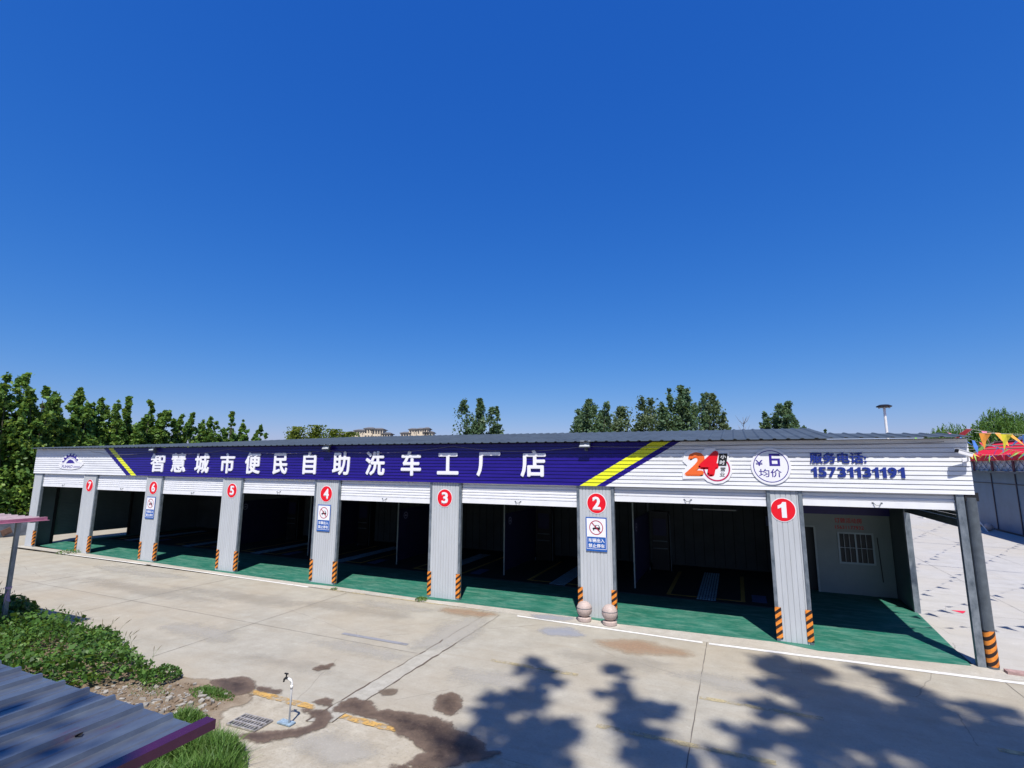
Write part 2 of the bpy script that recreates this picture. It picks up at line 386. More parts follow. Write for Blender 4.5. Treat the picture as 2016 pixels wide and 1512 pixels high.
def one_glyph(x0, x1, z0, z1):
    w, h = x1-x0, z1-z0
    return [(x0+w*.42, z0), (x0+w*.98, z0), (x0+w*.98, z1), (x0+w*.58, z1), (x0+w*.40, z0+h*.86), (x0, z0+h*.76), (x0, z0+h*.56), (x0+w*.42, z0+h*.66)]
def digits(mb, txt, x0, x1, z0, z1, y, depth, bold, mi=0, gap=.12):
    wd = [(.72 if ch == '1' else 1.0) for ch in txt]; unit = (x1-x0)/(sum(wd)+gap*(len(txt)-1)); x = x0
    for ch, w in zip(txt, wd):
        if ch == '1': mb.prism_xz(one_glyph(x, x+w*unit, z0, z1), y-depth, y, mi)
        else: add_text(mb, ch, x, x+w*unit, z0, z1, y, depth=depth, bold=bold, mi=mi)
        x += (w+gap)*unit
def disc_pts(cx, cz, rx, rz=None, n=36):
    rz = rz or rx
    return [(cx+rx*math.cos(2*math.pi*k/n), cz+rz*math.sin(2*math.pi*k/n)) for k in range(n)]
def ring(mb, cx, cz, r0, r1, y0, y1, mi=0, a0=0, a1=2*math.pi, n=40):
    full = abs(a1-a0-2*math.pi) < 1e-6; k1 = n if full else n+1
    A = [a0+(a1-a0)*k/n for k in range(k1)]
    vs = []
    for y in (y0, y1):
        for r in (r0, r1):
            vs += [(cx+r*math.cos(t), y, cz+r*math.sin(t)) for t in A]
    N = len(A); fs = []
    for k in range(n):
        j = (k+1) % N if full else k+1
        fs += [(k, j, N+j, N+k), (2*N+k, 3*N+k, 3*N+j, 2*N+j), (N+k, N+j, 3*N+j, 3*N+k), (k, 2*N+k, 2*N+j, j)]
    mb.add(vs, fs, mi)

# ------------------------------------------------------------------ ground
def sheet(name, pts, z, m, kind='structure', parent=None, thick=None, label=None):
    mb = MB()
    if thick:
        n = len(pts); vs = [(x, y, z) for x, y in pts]+[(x, y, z-thick) for x, y in pts]
        mb.add(vs, [tuple(range(n))]+[(k, k+n, (k+1) % n+n, (k+1) % n) for k in range(n)])
    else: mb.poly(pts, z)
    o = mb.build(name, m, parent)
    me = o.data
    if me.polygons[0].normal.z < 0: me.flip_normals()
    return tag(o, label=label, kind=kind)

def soft_sheet(name, outline, z, m, res=.045, pad=.16):
    a = np.array(outline); lo, hi = a.min(0)-pad, a.max(0)+pad
    xs = np.arange(lo[0], hi[0]+res, res); ys = np.arange(lo[1], hi[1]+res, res)
    X, Y = np.meshgrid(xs, ys, indexing='ij'); P = np.stack([X.ravel(), Y.ravel()], 1)
    d = edge_dist(P, outline); d = np.where(inside(P[:, 0], P[:, 1], outline), d, -d)
    ny = len(ys); keep = d > -pad
    idx = [(i*ny+j, (i+1)*ny+j, (i+1)*ny+j+1, i*ny+j+1) for i in range(len(xs)-1) for j in range(ny-1)]
    idx = [q for q in idx if any(keep[k] for k in q)]
    used = sorted({k for q in idx for k in q}); mp = {k: n_ for n_, k in enumerate(used)}
    mb = MB(); mb.add([(P[k, 0], P[k, 1], z) for k in used], [tuple(mp[k] for k in q) for q in idx])
    o = mb.build(name, m); at = o.data.attributes.new('edge', 'FLOAT', 'POINT'); at.data.foreach_set('value', d[used].astype(np.float32))
    return tag(o, kind='structure')
def inside(px, py, poly):
    c = np.zeros(len(px), bool); n = len(poly); j = n-1
    for i in range(n):
        xi, yi = poly[i]; xj, yj = poly[j]
        c ^= ((yi > py) != (yj > py)) & (px < (xj-xi)*(py-yi)/(yj-yi+1e-12)+xi); j = i
    return c
def edge_dist(p, poly):
    d = np.full(len(p), 1e9); n = len(poly)
    for i in range(n):
        a = np.array(poly[i]); b = np.array(poly[(i+1) % n]); ab = b-a
        t = np.clip(((p-a)@ab)/max(ab@ab, 1e-12), 0, 1); d = np.minimum(d, np.linalg.norm(p-(a+t[:, None]*ab), axis=1))
    return d
sheet('ground', [(-1500, -1500), (1500, -1500), (1500, 1500), (-1500, 1500)], -.30, 'earth')
sheet('yard', [(-41.5, -7.72), (60, -7.72), (60, -.62), (-41.5, -.62)], 0, 'concrete', thick=.29)
sheet('side_yard', [(-41.5, -.62), (-35.9, -.62), (-35.9, 12), (-41.5, 12)], 0, 'concrete', thick=.29)
sheet('back_yard', [(4.75, -.62), (60, -.62), (60, 60), (4.75, 60)], -.002, 'concrete_back', thick=.29)
sheet('pavement', [(-7.6, -20), (60, -20), (60, -7.72), (-8.95, -7.72), (-8.95, -8.6), (-8.6, -9.2), (-8.2, -10)], -.004, 'apron', thick=.28)
sheet('verge_soil', [(-45, -30), (-7.6, -30), (-7.6, -9), (-8.5, -9.1), (-8.95, -8.5), (-8.95, -7.72), (-45, -7.72)], -.012, 'dirt', thick=.28)
# dirt spilling over the concrete
dirt = rough_outline([(-18, -9.2), (-18, -7.2), (-15.9, -7.2), (-14.6, -7.35), (-12.7, -7.75), (-12.0, -7.85), (-11.3, -7.85), (-10.38, -7.62), (-9.6, -7.66), (-9.1, -7.72), (-8.75, -8.05), (-8.92, -8.35), (-8.66, -8.7), (-8.4, -9.1), (-9.5, -9.9)], .04, 5, 3)
soft_sheet('dirt_spill', dirt[::2], .006, 'dirtspill', res=.08)
# slab joints
mj = MB()
def joint(x0, y0, x1, y1, w=.012, seed=0):
    r = random.Random(seed); n = max(3, int(math.hypot(x1-x0, y1-y0)/.25)); L = []; R = []
    dx, dy = x1-x0, y1-y0; d = math.hypot(dx, dy); nx, ny = -dy/d, dx/d
    for k in range(n+1):
        t = k/n; j = r.uniform(-.006, .006); ww = w*r.uniform(.5, 1.2)
        L.append((x0+dx*t+nx*(j+ww), y0+dy*t+ny*(j+ww), .004)); R.append((x0+dx*t+nx*(j-ww), y0+dy*t+ny*(j-ww), .004))
    for k in range(n): mj.add([L[k], R[k], R[k+1], L[k+1]], [(0, 1, 2, 3)])
for k, (x, y0) in enumerate([(-.95, -7.7), (-12.85, -7.3), (-18.6, -7.6), (-24.6, -7.6), (-30.4, -7.6), (4.95, -7.7), (10.9, -7.7)]): joint(x, y0, x, -.7, seed=k, w=.009)
joint(-30, -4.35, -7.3, -4.55, .006, 30)
joints = mj.build('slab_joint', mat('joint_dirt', (.13, .115, .10), .95)); tag(joints, kind='structure')
# patched trench across the yard with broken edges
e1 = [(-7.22+random.uniform(-.022, .022), y) for y in np.arange(-8.1, -.7, .22)]
e2 = [(-6.80+random.uniform(-.022, .022), y) for y in np.arange(-.9, -8.1, -.22)]
sheet('trench_patch', e1+e2, .006, 'strip')
mk = MB()
for E_, s_ in ((e1, 1), (e2, -1)):
    for k in range(len(E_)-1):
        a, b_ = E_[k], E_[k+1]; w = random.uniform(.005, .022)*(1.1 if E_[k][1] < -3.5 else .35)
        mk.add([(a[0]-w, a[1], .010), (a[0]+w, a[1], .010), (b_[0]+w, b_[1], .010), (b_[0]-w, b_[1], .010)], [(0, 1, 2, 3)])
tag(mk.build('trench_edge', M['dampedge']), kind='structure')
for k, yy in enumerate((5.2, 11.0, 17.0, 23.0, 29.0, 35.0)): 
    mj = MB(); joint(5.0, yy, 40, yy, .006, 60+k); tag(mj.build('slab_joint', joints.data.materials[0]), kind='structure')
for k, xx in enumerate((8.0, 11.9, 15.8)):
    mj = MB(); joint(xx, -.5, xx, 45, .006, 70+k); tag(mj.build('slab_joint', joints.data.materials[0]), kind='structure')
# painted markings
def strip_sheet(name, x0, x1, y, w, z, m, jit=.006, seg=.35, slope=0.0, seed=5):
    r = random.Random(seed); xs = np.arange(x0, x1+.001, seg); mb = MB()
    T = [(x, y+w/2+slope*(x-x0)+r.uniform(-jit, jit), z) for x in xs]; B = [(x, y-w/2+slope*(x-x0)+r.uniform(-jit, jit), z) for x in xs]
    for k in range(len(xs)-1): mb.add([B[k], B[k+1], T[k+1], T[k]], [(0, 1, 2, 3)])
    return tag(mb.build(name, m), kind='structure')
strip_sheet('kerb_line', -31.5, -24.2, -.47, .10, .008, 'white_worn', seed=1)
strip_sheet('kerb_line', -24.2, -14.6, -.42, .11, .008, 'white_worn', slope=-.022, seed=2)
strip_sheet('kerb_line', -14.6, -7.4, -.60, .12, .008, 'yellow_faint', seed=3)
strip_sheet('kerb_line', -6.3, -.9, -.74, .12, .008, 'white_worn', slope=-.03, seed=4)
strip_sheet('kerb_line', -.9, 9.5, -.92, .15, .008, 'line', slope=.026, seed=5)
for k, (a, b_, yy, mm) in enumerate([(-5.5, -3.3, -4.2, 'yellow_faint'), (-.92, 1.35, -4.24, 'yellow_faint'), (3.6, 5.9, -4.24, 'yellow_faint'),
        (-2.5, .5, -6.13, 'yellow_faint'), (-9.95, -7.85, -4.15, 'grey_faint'), (2.4, 4.6, -6.1, 'yellow_faint')]):
    strip_sheet('lane_mark', a, b_, yy, .14, .008, mm, seed=20+k)
strip_sheet('kerb_paint', -9.15, -7.45, -7.66, .17, .012, 'yellow_curb', jit=.02, seg=.1, seed=9)
strip_sheet('kerb_paint', -6.78, -5.55, -7.70, .16, .012, 'yellow_curb', jit=.02, seg=.1, seed=10)
# concrete sill in front of the bays
sill = [(-36.2, -.36), (-24.2, -.42), (-14.6, -.56), (-7.4, -.60), (-.9, -.82), (4.9, -.70), (5.45, -.55), (5.5, -.05), (4.8, .1), (-36.2, .1)]
sheet('threshold', sill, .012, 'sill', thick=.02)
# stains and wet patches
soft_sheet('rust_stain', rough_outline([(-3.6, -1.97), (-2.78, -1.4), (-2.0, -1.5), (-1.2, -1.9), (-2.04, -2.35), (-2.9, -2.45)], .05, 5, 2), .0095, 'rust')
soft_sheet('rust_stain', rough_outline([(-8.7, -.9), (-7.6, -.72), (-6.9, -.9), (-7.3, -1.3), (-8.4, -1.4)], .04, 5, 2), .0095, 'rust')
soft_sheet('paint_stain', rough_outline([(-5.9, -.4), (-5.03, -.25), (-4.7, -.35), (-4.9, -.68), (-5.7, -.72)], .03, 5, 4), .0135, 'bluestain')
soft_sheet('paint_stain', rough_outline([(-5.2, -1.5), (-4.4, -1.2), (-4.0, -1.7), (-4.9, -2.0)], .04, 5, 6), .0095, 'bluestain')
W = dict(
 spotA=[(-8.84,-6.30),(-8.88,-6.10),(-8.78,-6.02),(-8.69,-5.88),(-8.57,-6.05),(-8.59,-6.22),(-8.69,-6.36)],
 spotB=[(-5.52,-6.58),(-5.62,-6.32),(-5.57,-6.15),(-5.39,-6.07),(-5.17,-6.19),(-5.01,-6.42),(-4.94,-6.70),(-5.03,-6.88),(-5.21,-6.88),(-5.37,-6.80)],
 spotC=[(-6.82,-6.62),(-6.76,-6.46),(-6.59,-6.38),(-6.46,-6.46),(-6.46,-6.60),(-6.62,-6.72)],
 wet1=[(-10.24,-7.71),(-10.28,-7.51),(-10.06,-7.33),(-9.74,-7.21),(-9.44,-7.35),(-9.15,-7.56),(-9.20,-7.88),(-9.57,-7.93)],
 wet2=[(-9.05,-7.56),(-9.22,-7.46),(-9.09,-7.38),(-8.79,-7.40),(-8.65,-7.36),(-8.50,-7.48),(-8.59,-7.56)],
 wet3=[(-7.18,-7.33),(-7.12,-7.09),(-6.88,-7.05),(-6.59,-7.06),(-6.36,-7.25),(-6.05,-7.15),(-5.39,-7.07),(-4.90,-7.09),(-4.68,-7.25),(-4.31,-7.34),(-4.05,-7.48),(-3.86,-7.64),(-3.67,-7.61),(-3.78,-7.83),(-4.00,-8.01),(-4.24,-8.28),(-4.80,-8.53),(-4.83,-8.22),(-4.80,-8.06),(-5.27,-7.86),(-5.52,-7.79),(-5.86,-7.60),(-6.59,-7.56),(-7.01,-7.62),(-7.12,-7.57)],
 wet4=[(-7.69,-7.76),(-7.5,-7.74),(-7.36,-7.74),(-7.12,-7.66),(-6.91,-7.80),(-6.80,-8.09),(-6.90,-8.45),(-7.11,-8.68),(-7.38,-8.94),(-7.9,-8.95),(-7.6,-8.65),(-7.14,-8.34),(-7.09,-8.03),(-7.44,-7.88)],
 wet5=[(-7.66,-7.5),(-7.6,-7.3),(-7.38,-7.3),(-7.28,-7.5)],
 wet6=[(-5.0,-8.6),(-4.2,-8.4),(-3.6,-8.7),(-3.9,-9.3),(-5.0,-9.4)])
for k, (nm, pts) in enumerate(W.items()):
    soft_sheet('wet_patch', rough_outline(pts, .01, 3, k), .0105+.0006*k, 'damp' if nm in ('spotC',) else 'wet')

for k, (cx_, cy_, rx_, ry_, mm) in enumerate([(-16, -2.6, 3.2, .5, 'scuff'), (-11, -2.2, 2.6, .45, 'scuff'), (-8.9, -4.9, 1.3, .35, 'laitance'), (-9.6, -6.3, 1.4, .3, 'scuff'), (-20, -3.4, 4, .5, 'scuff'), (-13.5, -5.6, 1.6, .4, 'laitance'),
        (-5.2, -5.2, 1.0, .4, 'laitance'), (-2.6, -3.0, 1.6, .4, 'scuff'), (-.2, -3.3, 1.2, .35, 'laitance'), (-23, -1.6, 3, .4, 'laitance'), (1.8, -1.9, 1.3, .3, 'scuff'), (-6.2, -8.6, .8, .4, 'laitance'), (-7.3, -3.0, .6, 1.6, 'laitance'), (-10.2, -1.4, 1.5, .3, 'laitance')]):
    rg = random.Random(50+k)
    soft_sheet('floor_stain', [(cx_+rx_*math.cos(t*.5236)*rg.uniform(.6, 1.15), cy_+ry_*math.sin(t*.5236)*rg.uniform(.6, 1.15)) for t in range(12)], .0052+.00015*k, mm, res=.12, pad=.4)
# ------------------------------------------------------------------ the car wash building
def zt(x): return -.0017*x                     # the long eave rises a little towards its far end
bld = empty('car_wash_building', 'long low white car wash building with seven numbered open bays and a navy lettered fascia', 'building', (0, 0, 0))
PIL = [(-35.84, -35.02), (-31.1, -29.93), (-25.91, -24.72), (-20.61, -19.39), (-15.33, -14.05), (-9.97, -8.71), (-4.6, -3.44), (.72, 1.56)]
NUM = [None, '7', '6', '5', '4', '3', '2', '1']
NX = [None, -30.54, -25.37, -20.02, -14.73, -9.37, -3.98, 1.09]
SHB = [3.22, 3.155, 3.09, 3.255, 3.13, 3.20, 3.42, 3.475]   # bottom height of each shutter

# fascia: lapped horizontal sheet
def lap_profile(z0, z1, pitch, yo, yi, lip=.02):
    P = []; z = z0
    while z < z1-.02:
        zt_ = min(z+pitch, z1)
        P += [(yo-.004, z), (yo, zt_-lip), (yi, zt_-lip+.004), (yi, zt_-.001)]
        z += pitch
    return P
def extrude_profile(name, P, xs, m, parent, jit=.0, tilt=True, y_back=None):
    mb = MB(); n = len(P); r = random.Random(len(name)*7+n)
    off = [r.uniform(-jit, jit) for _ in xs]
    vs = [(x, y+off[i], z+(zt(x) if tilt else 0)) for i, x in enumerate(xs) for y, z in P]
    fs = [(i*n+k, (i+1)*n+k, (i+1)*n+k+1, i*n+k+1) for i in range(len(xs)-1) for k in range(n-1)]
    mb.add(vs, fs)
    if y_back is not None:
        for x, sgn in ((xs[0], -1), (xs[-1], 1)):
            for k in range(n-1):
                t = zt(x) if tilt else 0
                mb.add([(x, P[k][0], P[k][1]+t), (x, P[k+1][0], P[k+1][1]+t), (x, y_back, P[k+1][1]+t), (x, y_back, P[k][1]+t)], [(0, 1, 2, 3)])
    return mb.build(name, m, parent)
fas = extrude_profile('fascia', lap_profile(3.86, 5.2, .1115, -.06, -.022, .024), list(np.linspace(-35.9, 5.13, 36)), 'fascia', bld, jit=.003, y_back=.05)
mb = MB(); mb.box(-35.9, 5.13, -.034, .05, 3.862, 3.88)
mb.v = [(x, y, z+zt(x)) for x, y, z in mb.v]; mb.build('fascia_trim', 'galv', fas)
# raised letters
LET = [('智', -25.65, -24.60, 4.09, 4.95), ('慧', -24.12, -23.12, 4.09, 4.97), ('城', -22.48, -21.53, 4.06, 4.96), ('市', -20.81, -19.91, 4.07, 4.95),
       ('便', -19.26, -18.35, 4.07, 4.97), ('民', -17.61, -16.81, 4.07, 4.94), ('自', -15.96, -15.27, 4.09, 4.98), ('助', -14.43, -13.58, 4.08, 4.98),
       ('洗', -12.82, -11.93, 4.09, 4.98), ('车', -11.20, -10.34, 4.09, 4.98), ('工', -9.66, -8.80, 4.15, 4.90), ('厂', -8.09, -7.21, 4.11, 4.92), ('店', -6.47, -5.59, 4.11, 4.98)]
for ch, a, b_, c_, d in LET:
    mb = MB(); add_text(mb, ch, a, b_, c_, d, -.066, depth=.035, bold=.026)
    mb.build('letter', 'letterwhite', fas)
mb = MB(); add_text(mb, '服务电话:', 1.80, 3.06, 4.57, 4.86, -.066, depth=.02, bold=.03); mb.build('lettering', 'phone', fas)
mb = MB(); digits(mb, '15731131191', 1.81, 3.83, 4.22, 4.48, -.066, .02, .04); mb.build('lettering', 'phone', fas)
# price disc
pd = MB(); pd.prism_xz(disc_pts(.87, 4.49, .49), -.085, -.066); po = pd.build('price_disc', 'signwhite', fas)
mb = MB(); ring(mb, .87, 4.49, .41, .43, -.088, -.085)
for a_, b_, c_, d_ in ((.84, 1.10, 4.77, 4.83), (.84, .905, 4.50, 4.77), (.905, 1.10, 4.645, 4.70), (1.04, 1.10, 4.50, 4.645), (.905, 1.04, 4.50, 4.555)): mb.prism_xz([(a_, c_), (b_, c_), (b_, d_), (a_, d_)], -.088, -.0855)
add_text(mb, '¥', .50, .68, 4.50, 4.66, -.085, depth=.003, bold=.015)
add_text(mb, '均价', .57, 1.12, 4.20, 4.42, -.085, depth=.003, bold=.01)
mb.build('print', 'indigo', po)
# 24-hour sign: white outlined shape with overlapping numerals
hb = MB()
hb.prism_xz([(-1.42, 4.12), (-1.42, 4.3), (-1.28, 4.5), (-1.40, 4.62), (-1.33, 4.86), (-1.16, 4.95), (-.98, 4.93), (-.9, 4.84), (-.76, 5.0), (-.5, 5.0), (-.5, 4.93), (-.13, 4.93), (-.17, 4.7), (-.10, 4.5), (-.10, 4.3), (-.2, 4.12), (-.36, 4.02), (-.56, 3.995), (-.76, 4.06), (-.84, 4.14)], -.085, -.066)
ho = hb.build('opening_hours_sign', 'signwhite', fas)
mb = MB()
ring(mb, -.5, 4.42, .315, .355, -.089, -.085, 0, a0=rad(155), a1=rad(395))
mb.build('ring', 'magenta', ho)
mb = MB(); add_text(mb, '2', -1.37, -.80, 4.20, 4.88, -.085, depth=.004, bold=.05, italic=.22); mb.build('numeral', 'orange', ho)
mb = MB(); add_text(mb, '4', -.98, -.42, 4.20, 4.92, -.089, depth=.003, bold=.06, italic=.22); mb.build('numeral', 'red', ho)
mb = MB(); mb.prism_xz([(-.46, 4.50), (-.24, 4.50), (-.19, 4.84), (-.41, 4.84)], -.093, -.086); mb.build('tab', 'black', ho)
mb = MB(); add_text(mb, '小', -.38, -.24, 4.69, 4.81, -.0935, depth=.002, bold=.02, italic=.1); add_text(mb, '时', -.41, -.27, 4.53, 4.65, -.0935, depth=.002, bold=.02, italic=.1); mb.build('print', 'signwhite', ho)
mb = MB(); add_text(mb, '营', -.40, -.26, 4.34, 4.46, -.085, depth=.003, bold=.02, italic=.1); add_text(mb, '业', -.43, -.29, 4.20, 4.32, -.085, depth=.003, bold=.02, italic=.1); mb.build('print', 'black', ho)
# round car emblem with latin name at the far end
cl = MB()
cl.prism_xz([(-33.5, 4.42), (-33.3, 4.52), (-33.15, 4.72), (-32.95, 4.92), (-32.6, 4.97), (-32.2, 4.95), (-31.9, 4.85), (-31.7, 4.65), (-31.2, 4.52), (-31.2, 4.42), (-31.5, 4.22), (-32.2, 4.14), (-33.0, 4.16), (-33.4, 4.25)], -.085, -.066)
co = cl.build('emblem', 'signwhite', fas)
mb = MB()
gear = []
for k in range(28):
    a = rad(8+164*k/27); R_ = (.62 if (k//2) % 2 else .50); gear.append((-32.42+R_*1.25*math.cos(a), 4.46+R_*.86*math.sin(a)))
gear += [(-33.05, 4.50), (-32.75, 4.68), (-32.45, 4.76), (-32.1, 4.70), (-31.8, 4.54)]
mb.prism_xz(gear, -.088, -.0855)
mb.prism_xz([(-32.78, 4.48), (-32.62, 4.62), (-32.45, 4.68), (-32.2, 4.63), (-31.98, 4.48)], -.092, -.0885)
mb.build('print', 'indigo', co)
mb = MB()
A = [(-33.25+.02, 4.40), (-33.0, 4.50), (-32.75, 4.70), (-32.45, 4.78), (-32.1, 4.72), (-31.8, 4.56), (-31.4, 4.46)]
for k in range(len(A)-1):
    (xa, za), (xb, zb) = A[k], A[k+1]
    mb.prism_xz([(xa, za), (xb, zb), (xb, zb+.03), (xa, za+.03)], -.0915, -.0886)
mb.build('car_outline', 'signwhite', co)
mb = MB(); add_text(mb, 'FUHAO', -33.15, -32.15, 4.22, 4.38, -.0855, depth=.003, bold=.01, italic=.15); add_text(mb, 'CARWASH', -32.07, -31.45, 4.24, 4.33, -.0855, depth=.003, bold=.01, italic=.15); mb.build('lettering', 'indigo', co)

# roof: long front slope (corrugated), main ridge behind, flat soffit slab
def roof_z(x, y): return 5.215+zt(x)+.11*(y+.33)
def roof_top(x):
    if x < -26: return .05+max(0, (x+35.9))*.19
    if x < -18.1: return 1.95+(x+26)*.45
    if x < 2.52: return 5.5
    return 2.0-(x-2.52)*.42
def rib(x):
    f = (x/.325) % 1.0
    return .03 if f < .12 else (.03*(1-(f-.12)/.1) if f < .22 else (0 if f < .9 else .03*(f-.9)/.1))
mb = MB(); xs = []
x = -35.95
while x < 5.2:
    xs.append(x); x += .325/8
cols_ = []
for x in xs:
    t = roof_top(x); ys = [-.33, t*.5-.1 if t > .6 else t*.5, t]
    cols_.append([(x, y, roof_z(x, y)+rib(x)) for y in ys])
nv = 3
mb.add([p for c in cols_ for p in c], [(i*nv+k, (i+1)*nv+k, (i+1)*nv+k+1, i*nv+k+1) for i in range(len(cols_)-1) for k in range(nv-1)])
# underside & edge
und = [[(c[0][0], c[0][1]+.0, c[0][2]-.012), (c[0][0], .0, roof_z(c[0][0], 0)-.03)] for c in cols_]
mb.add([p for c in und for p in c], [(i*2, i*2+1, (i+1)*2+1, (i+1)*2) for i in range(len(und)-1)])
mb.add([p for c, u in zip(cols_, und) for p in (c[0], u[0])], [(i*2, i*2+1, (i+1)*2+1, (i+1)*2) for i in range(len(und)-1)])
# back slope of the main ridge
mb.add([(-18.1, 5.5, roof_z(-18.1, 5.5)), (2.52, 5.5, roof_z(2.52, 5.5)), (2.52, 11, 5.2), (-35, 11, 5.2), (-26, 2.0, roof_z(-26, 2))], [(0, 1, 2, 3, 4)])
mb.add([(2.5, 2.0, roof_z(2.5, 2)), (2.5, 5.5, roof_z(2.5, 5.5)), (2.5, 11, 5.2), (2.5, 2, 5.2)], [(0, 1, 2, 3)])
mb.build('roof', 'roof', bld)
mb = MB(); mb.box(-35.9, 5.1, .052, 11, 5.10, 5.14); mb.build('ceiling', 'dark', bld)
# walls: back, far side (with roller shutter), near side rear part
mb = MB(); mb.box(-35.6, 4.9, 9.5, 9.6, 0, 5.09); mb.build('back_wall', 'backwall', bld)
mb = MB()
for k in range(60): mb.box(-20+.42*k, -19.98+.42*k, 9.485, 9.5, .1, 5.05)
mb.build('wall_rib', 'dark', bld)
sw = MB(); sw.box(-35.68, -35.6, .28, .98, 0, 5.09); sw.box(-35.68, -35.6, 5.0, 9.5, 0, 5.09); sw.box(-35.68, -35.6, .98, 5.0, 3.6, 5.09); sw.build('side_wall', 'sidewall', bld)
sh = MB(); z = .45
while z < 3.6:
    sh.add([(-35.63, .98, z), (-35.63, 5.0, z), (-35.61, 5.0, z+.075), (-35.61, .98, z+.075)], [(0, 1, 2, 3)])
    sh.add([(-35.61, .98, z+.075), (-35.61, 5.0, z+.075), (-35.63, 5.0, z+.085), (-35.63, .98, z+.085)], [(0, 1, 2, 3)]); z += .085
so = sh.build('roller_shutter', 'sidewall', bld)
for gy in (.98, 4.95): mb = MB(); mb.box(-35.6, -35.48, gy, gy+.1, .02, 3.6); mb.build('guide_rail', 'dark', so)
mb = MB(); mb.box(4.86, 4.98, 4.83, 9.5, 0, 5.09); mb.build('side_wall', 'sidewall', bld)
for (x0, x1, y0, y1) in ((4.84, 5.0, 4.68, 4.825),):
    mb = MB(); mb.box(x0, x1, y0, y1, 0, 5.09); mb.build('corner_post', 'galv', bld)
# rolled-up shutter of the open side
mb = MB(); z = 3.06
mb.box(4.88, 4.93, .2, 4.68, 3.06, 3.24)
z = 3.25
while z < 5.0:
    mb.box(4.885, 4.91, .2, 4.68, z, z+.08); z += .09
mb.build('side_shutter', 'steel', bld)
# beams above bay line closing the soffit
mb = MB(); mb.box(-35.6, 4.85, .2, .26, 3.7, 5.09); mb.build('front_beam', 'dark', bld)

# pillars
for i, (a, b_) in enumerate(PIL):
    g = .125 if b_-a < 1 else .105
    pw = .085 if i else .06
    pr = MB()
    # corrugated sheet face between the posts
    x = a+pw; P = []
    lim = b_-pw
    while x < lim-.01:
        x2 = min(x+g, lim); P += [(x, -.0), (x2-.016, -.0), (x2-.012, .014), (x2-.004, .014)]; x = x2
    P.append((lim, 0))
    vs = [(px, py, z_) for z_ in (.02, 4.0) for px, py in P]; n = len(P)
    pr.add(vs, [(k, k+1, n+k+1, n+k) for k in range(n-1)])
    pr.box(a+pw+.002, b_-pw-.002, .02, .115, .02, 4.0)
    po = pr.build('pillar', 'panel', bld)
    for s_, (u, v) in enumerate(((a, a+pw), (b_-pw, b_))):
        q = MB()
        if i: q.box(u, v, -.018, .10, .012, 4.0); q.box(u+.03 if s_ == 0 else u, v if s_ == 0 else v-.03, .10, .125, .012, 4.0)
        else: q.box(u, v, -.012, .10, .012, 4.0)
        q.build('corner_post', 'galv' if i >= 4 or s_ else 'panel', po)
        if i == 0 and s_ == 0: continue
        q = MB()
        hw = .145
        if s_ == 0: q.box(u-.004, u+hw, -.024, -.0185, .09, .86); q.box(u-.004, u+.0, -.0185, .06, .09, .86)
        else: q.box(v-hw, v+.004, -.024, -.0185, .09, .86); q.box(v, v+.004, -.0185, .06, .09, .86)
        q.build('warning_strip', 'hazard', po)
    if NUM[i]:
        q = MB(); q.prism_xz(disc_pts(NX[i], 3.345, .31, .315), -.008, -.004); q.prism_xz(disc_pts(NX[i], 3.345, .288, .295), -.012, -.0085, 1)
        if NUM[i] == '1': q.prism_xz(one_glyph(NX[i]-.125, NX[i]+.085, 3.14, 3.55), -.0155, -.0125, 2)
        else: add_text(q, NUM[i], NX[i]-.135, NX[i]+.135, 3.145, 3.545, -.0125, depth=.003, bold=.045, mi=2)
        q.build('number_disc', [M['signwhite'], M['red'], M['signwhite']], po)
# right-hand end: channel post and round steel post
mb = MB(); mb.box(4.78, 4.93, -.03, .10, .012, 4.0); mb.box(4.82, 4.93, .10, .22, .012, 4.0); mb.build('end_post', 'galv', bld)
mb = MB(); mb.tube([(5.06, .02, .0), (5.06, .02, 3.78)], .115, 20); ep = mb.build('round_post', 'steel', bld, smooth=False)
mb = MB(); mb.tube([(5.06, .02, .06), (5.06, .02, .82)], .1185, 24, cap=False); mb.build('warning_strip', 'hazard', ep)
mb = MB(); mb.box(4.94, 5.20, -.05, .2, 3.70, 3.9); mb.build('post_head', 'black', ep)

# front roller shutters (all pulled up)
BAYS = [(PIL[i][1], PIL[i+1][0]) for i in range(7)] + [(1.56, 4.78)]
for i, (a, b_) in enumerate(BAYS):
    zb = SHB[i]; P = []
    top = 3.98; z = zb+.165; yo, yi = .045, .074
    P += [(yo+.0, zb), (yo, zb+.155), (yi, zb+.16)]
    while z < top:
        P += [(yi-.002, z), (yo+.002, z+.022), (yo+.002, z+.068), (yi, z+.086)]; z += .092
    mbx = extrude_profile('roller_shutter', P, [a+.01, (a+b_)/2, b_-.01], 'slat', bld, jit=.002, tilt=False)
    q = MB(); q.box(a+.01, b_-.01, .078, .085, zb+.003, top); q.build('slat_backing', 'dark', mbx)
    hx = (a+b_)/2 + .04; q = MB()
    q.tube([(hx-.09, .04, zb+.115), (hx-.07, .02, zb+.10), (hx-.035, .0, zb+.062), (hx+.035, .0, zb+.062), (hx+.07, .02, zb+.10), (hx+.09, .04, zb+.115)], .010, 6)
    q.box(hx-.115, hx-.075, .036, .043, zb+.10, zb+.13); q.box(hx+.075, hx+.115, .036, .043, zb+.10, zb+.13)
    q.build('handle', 'steel', mbx)

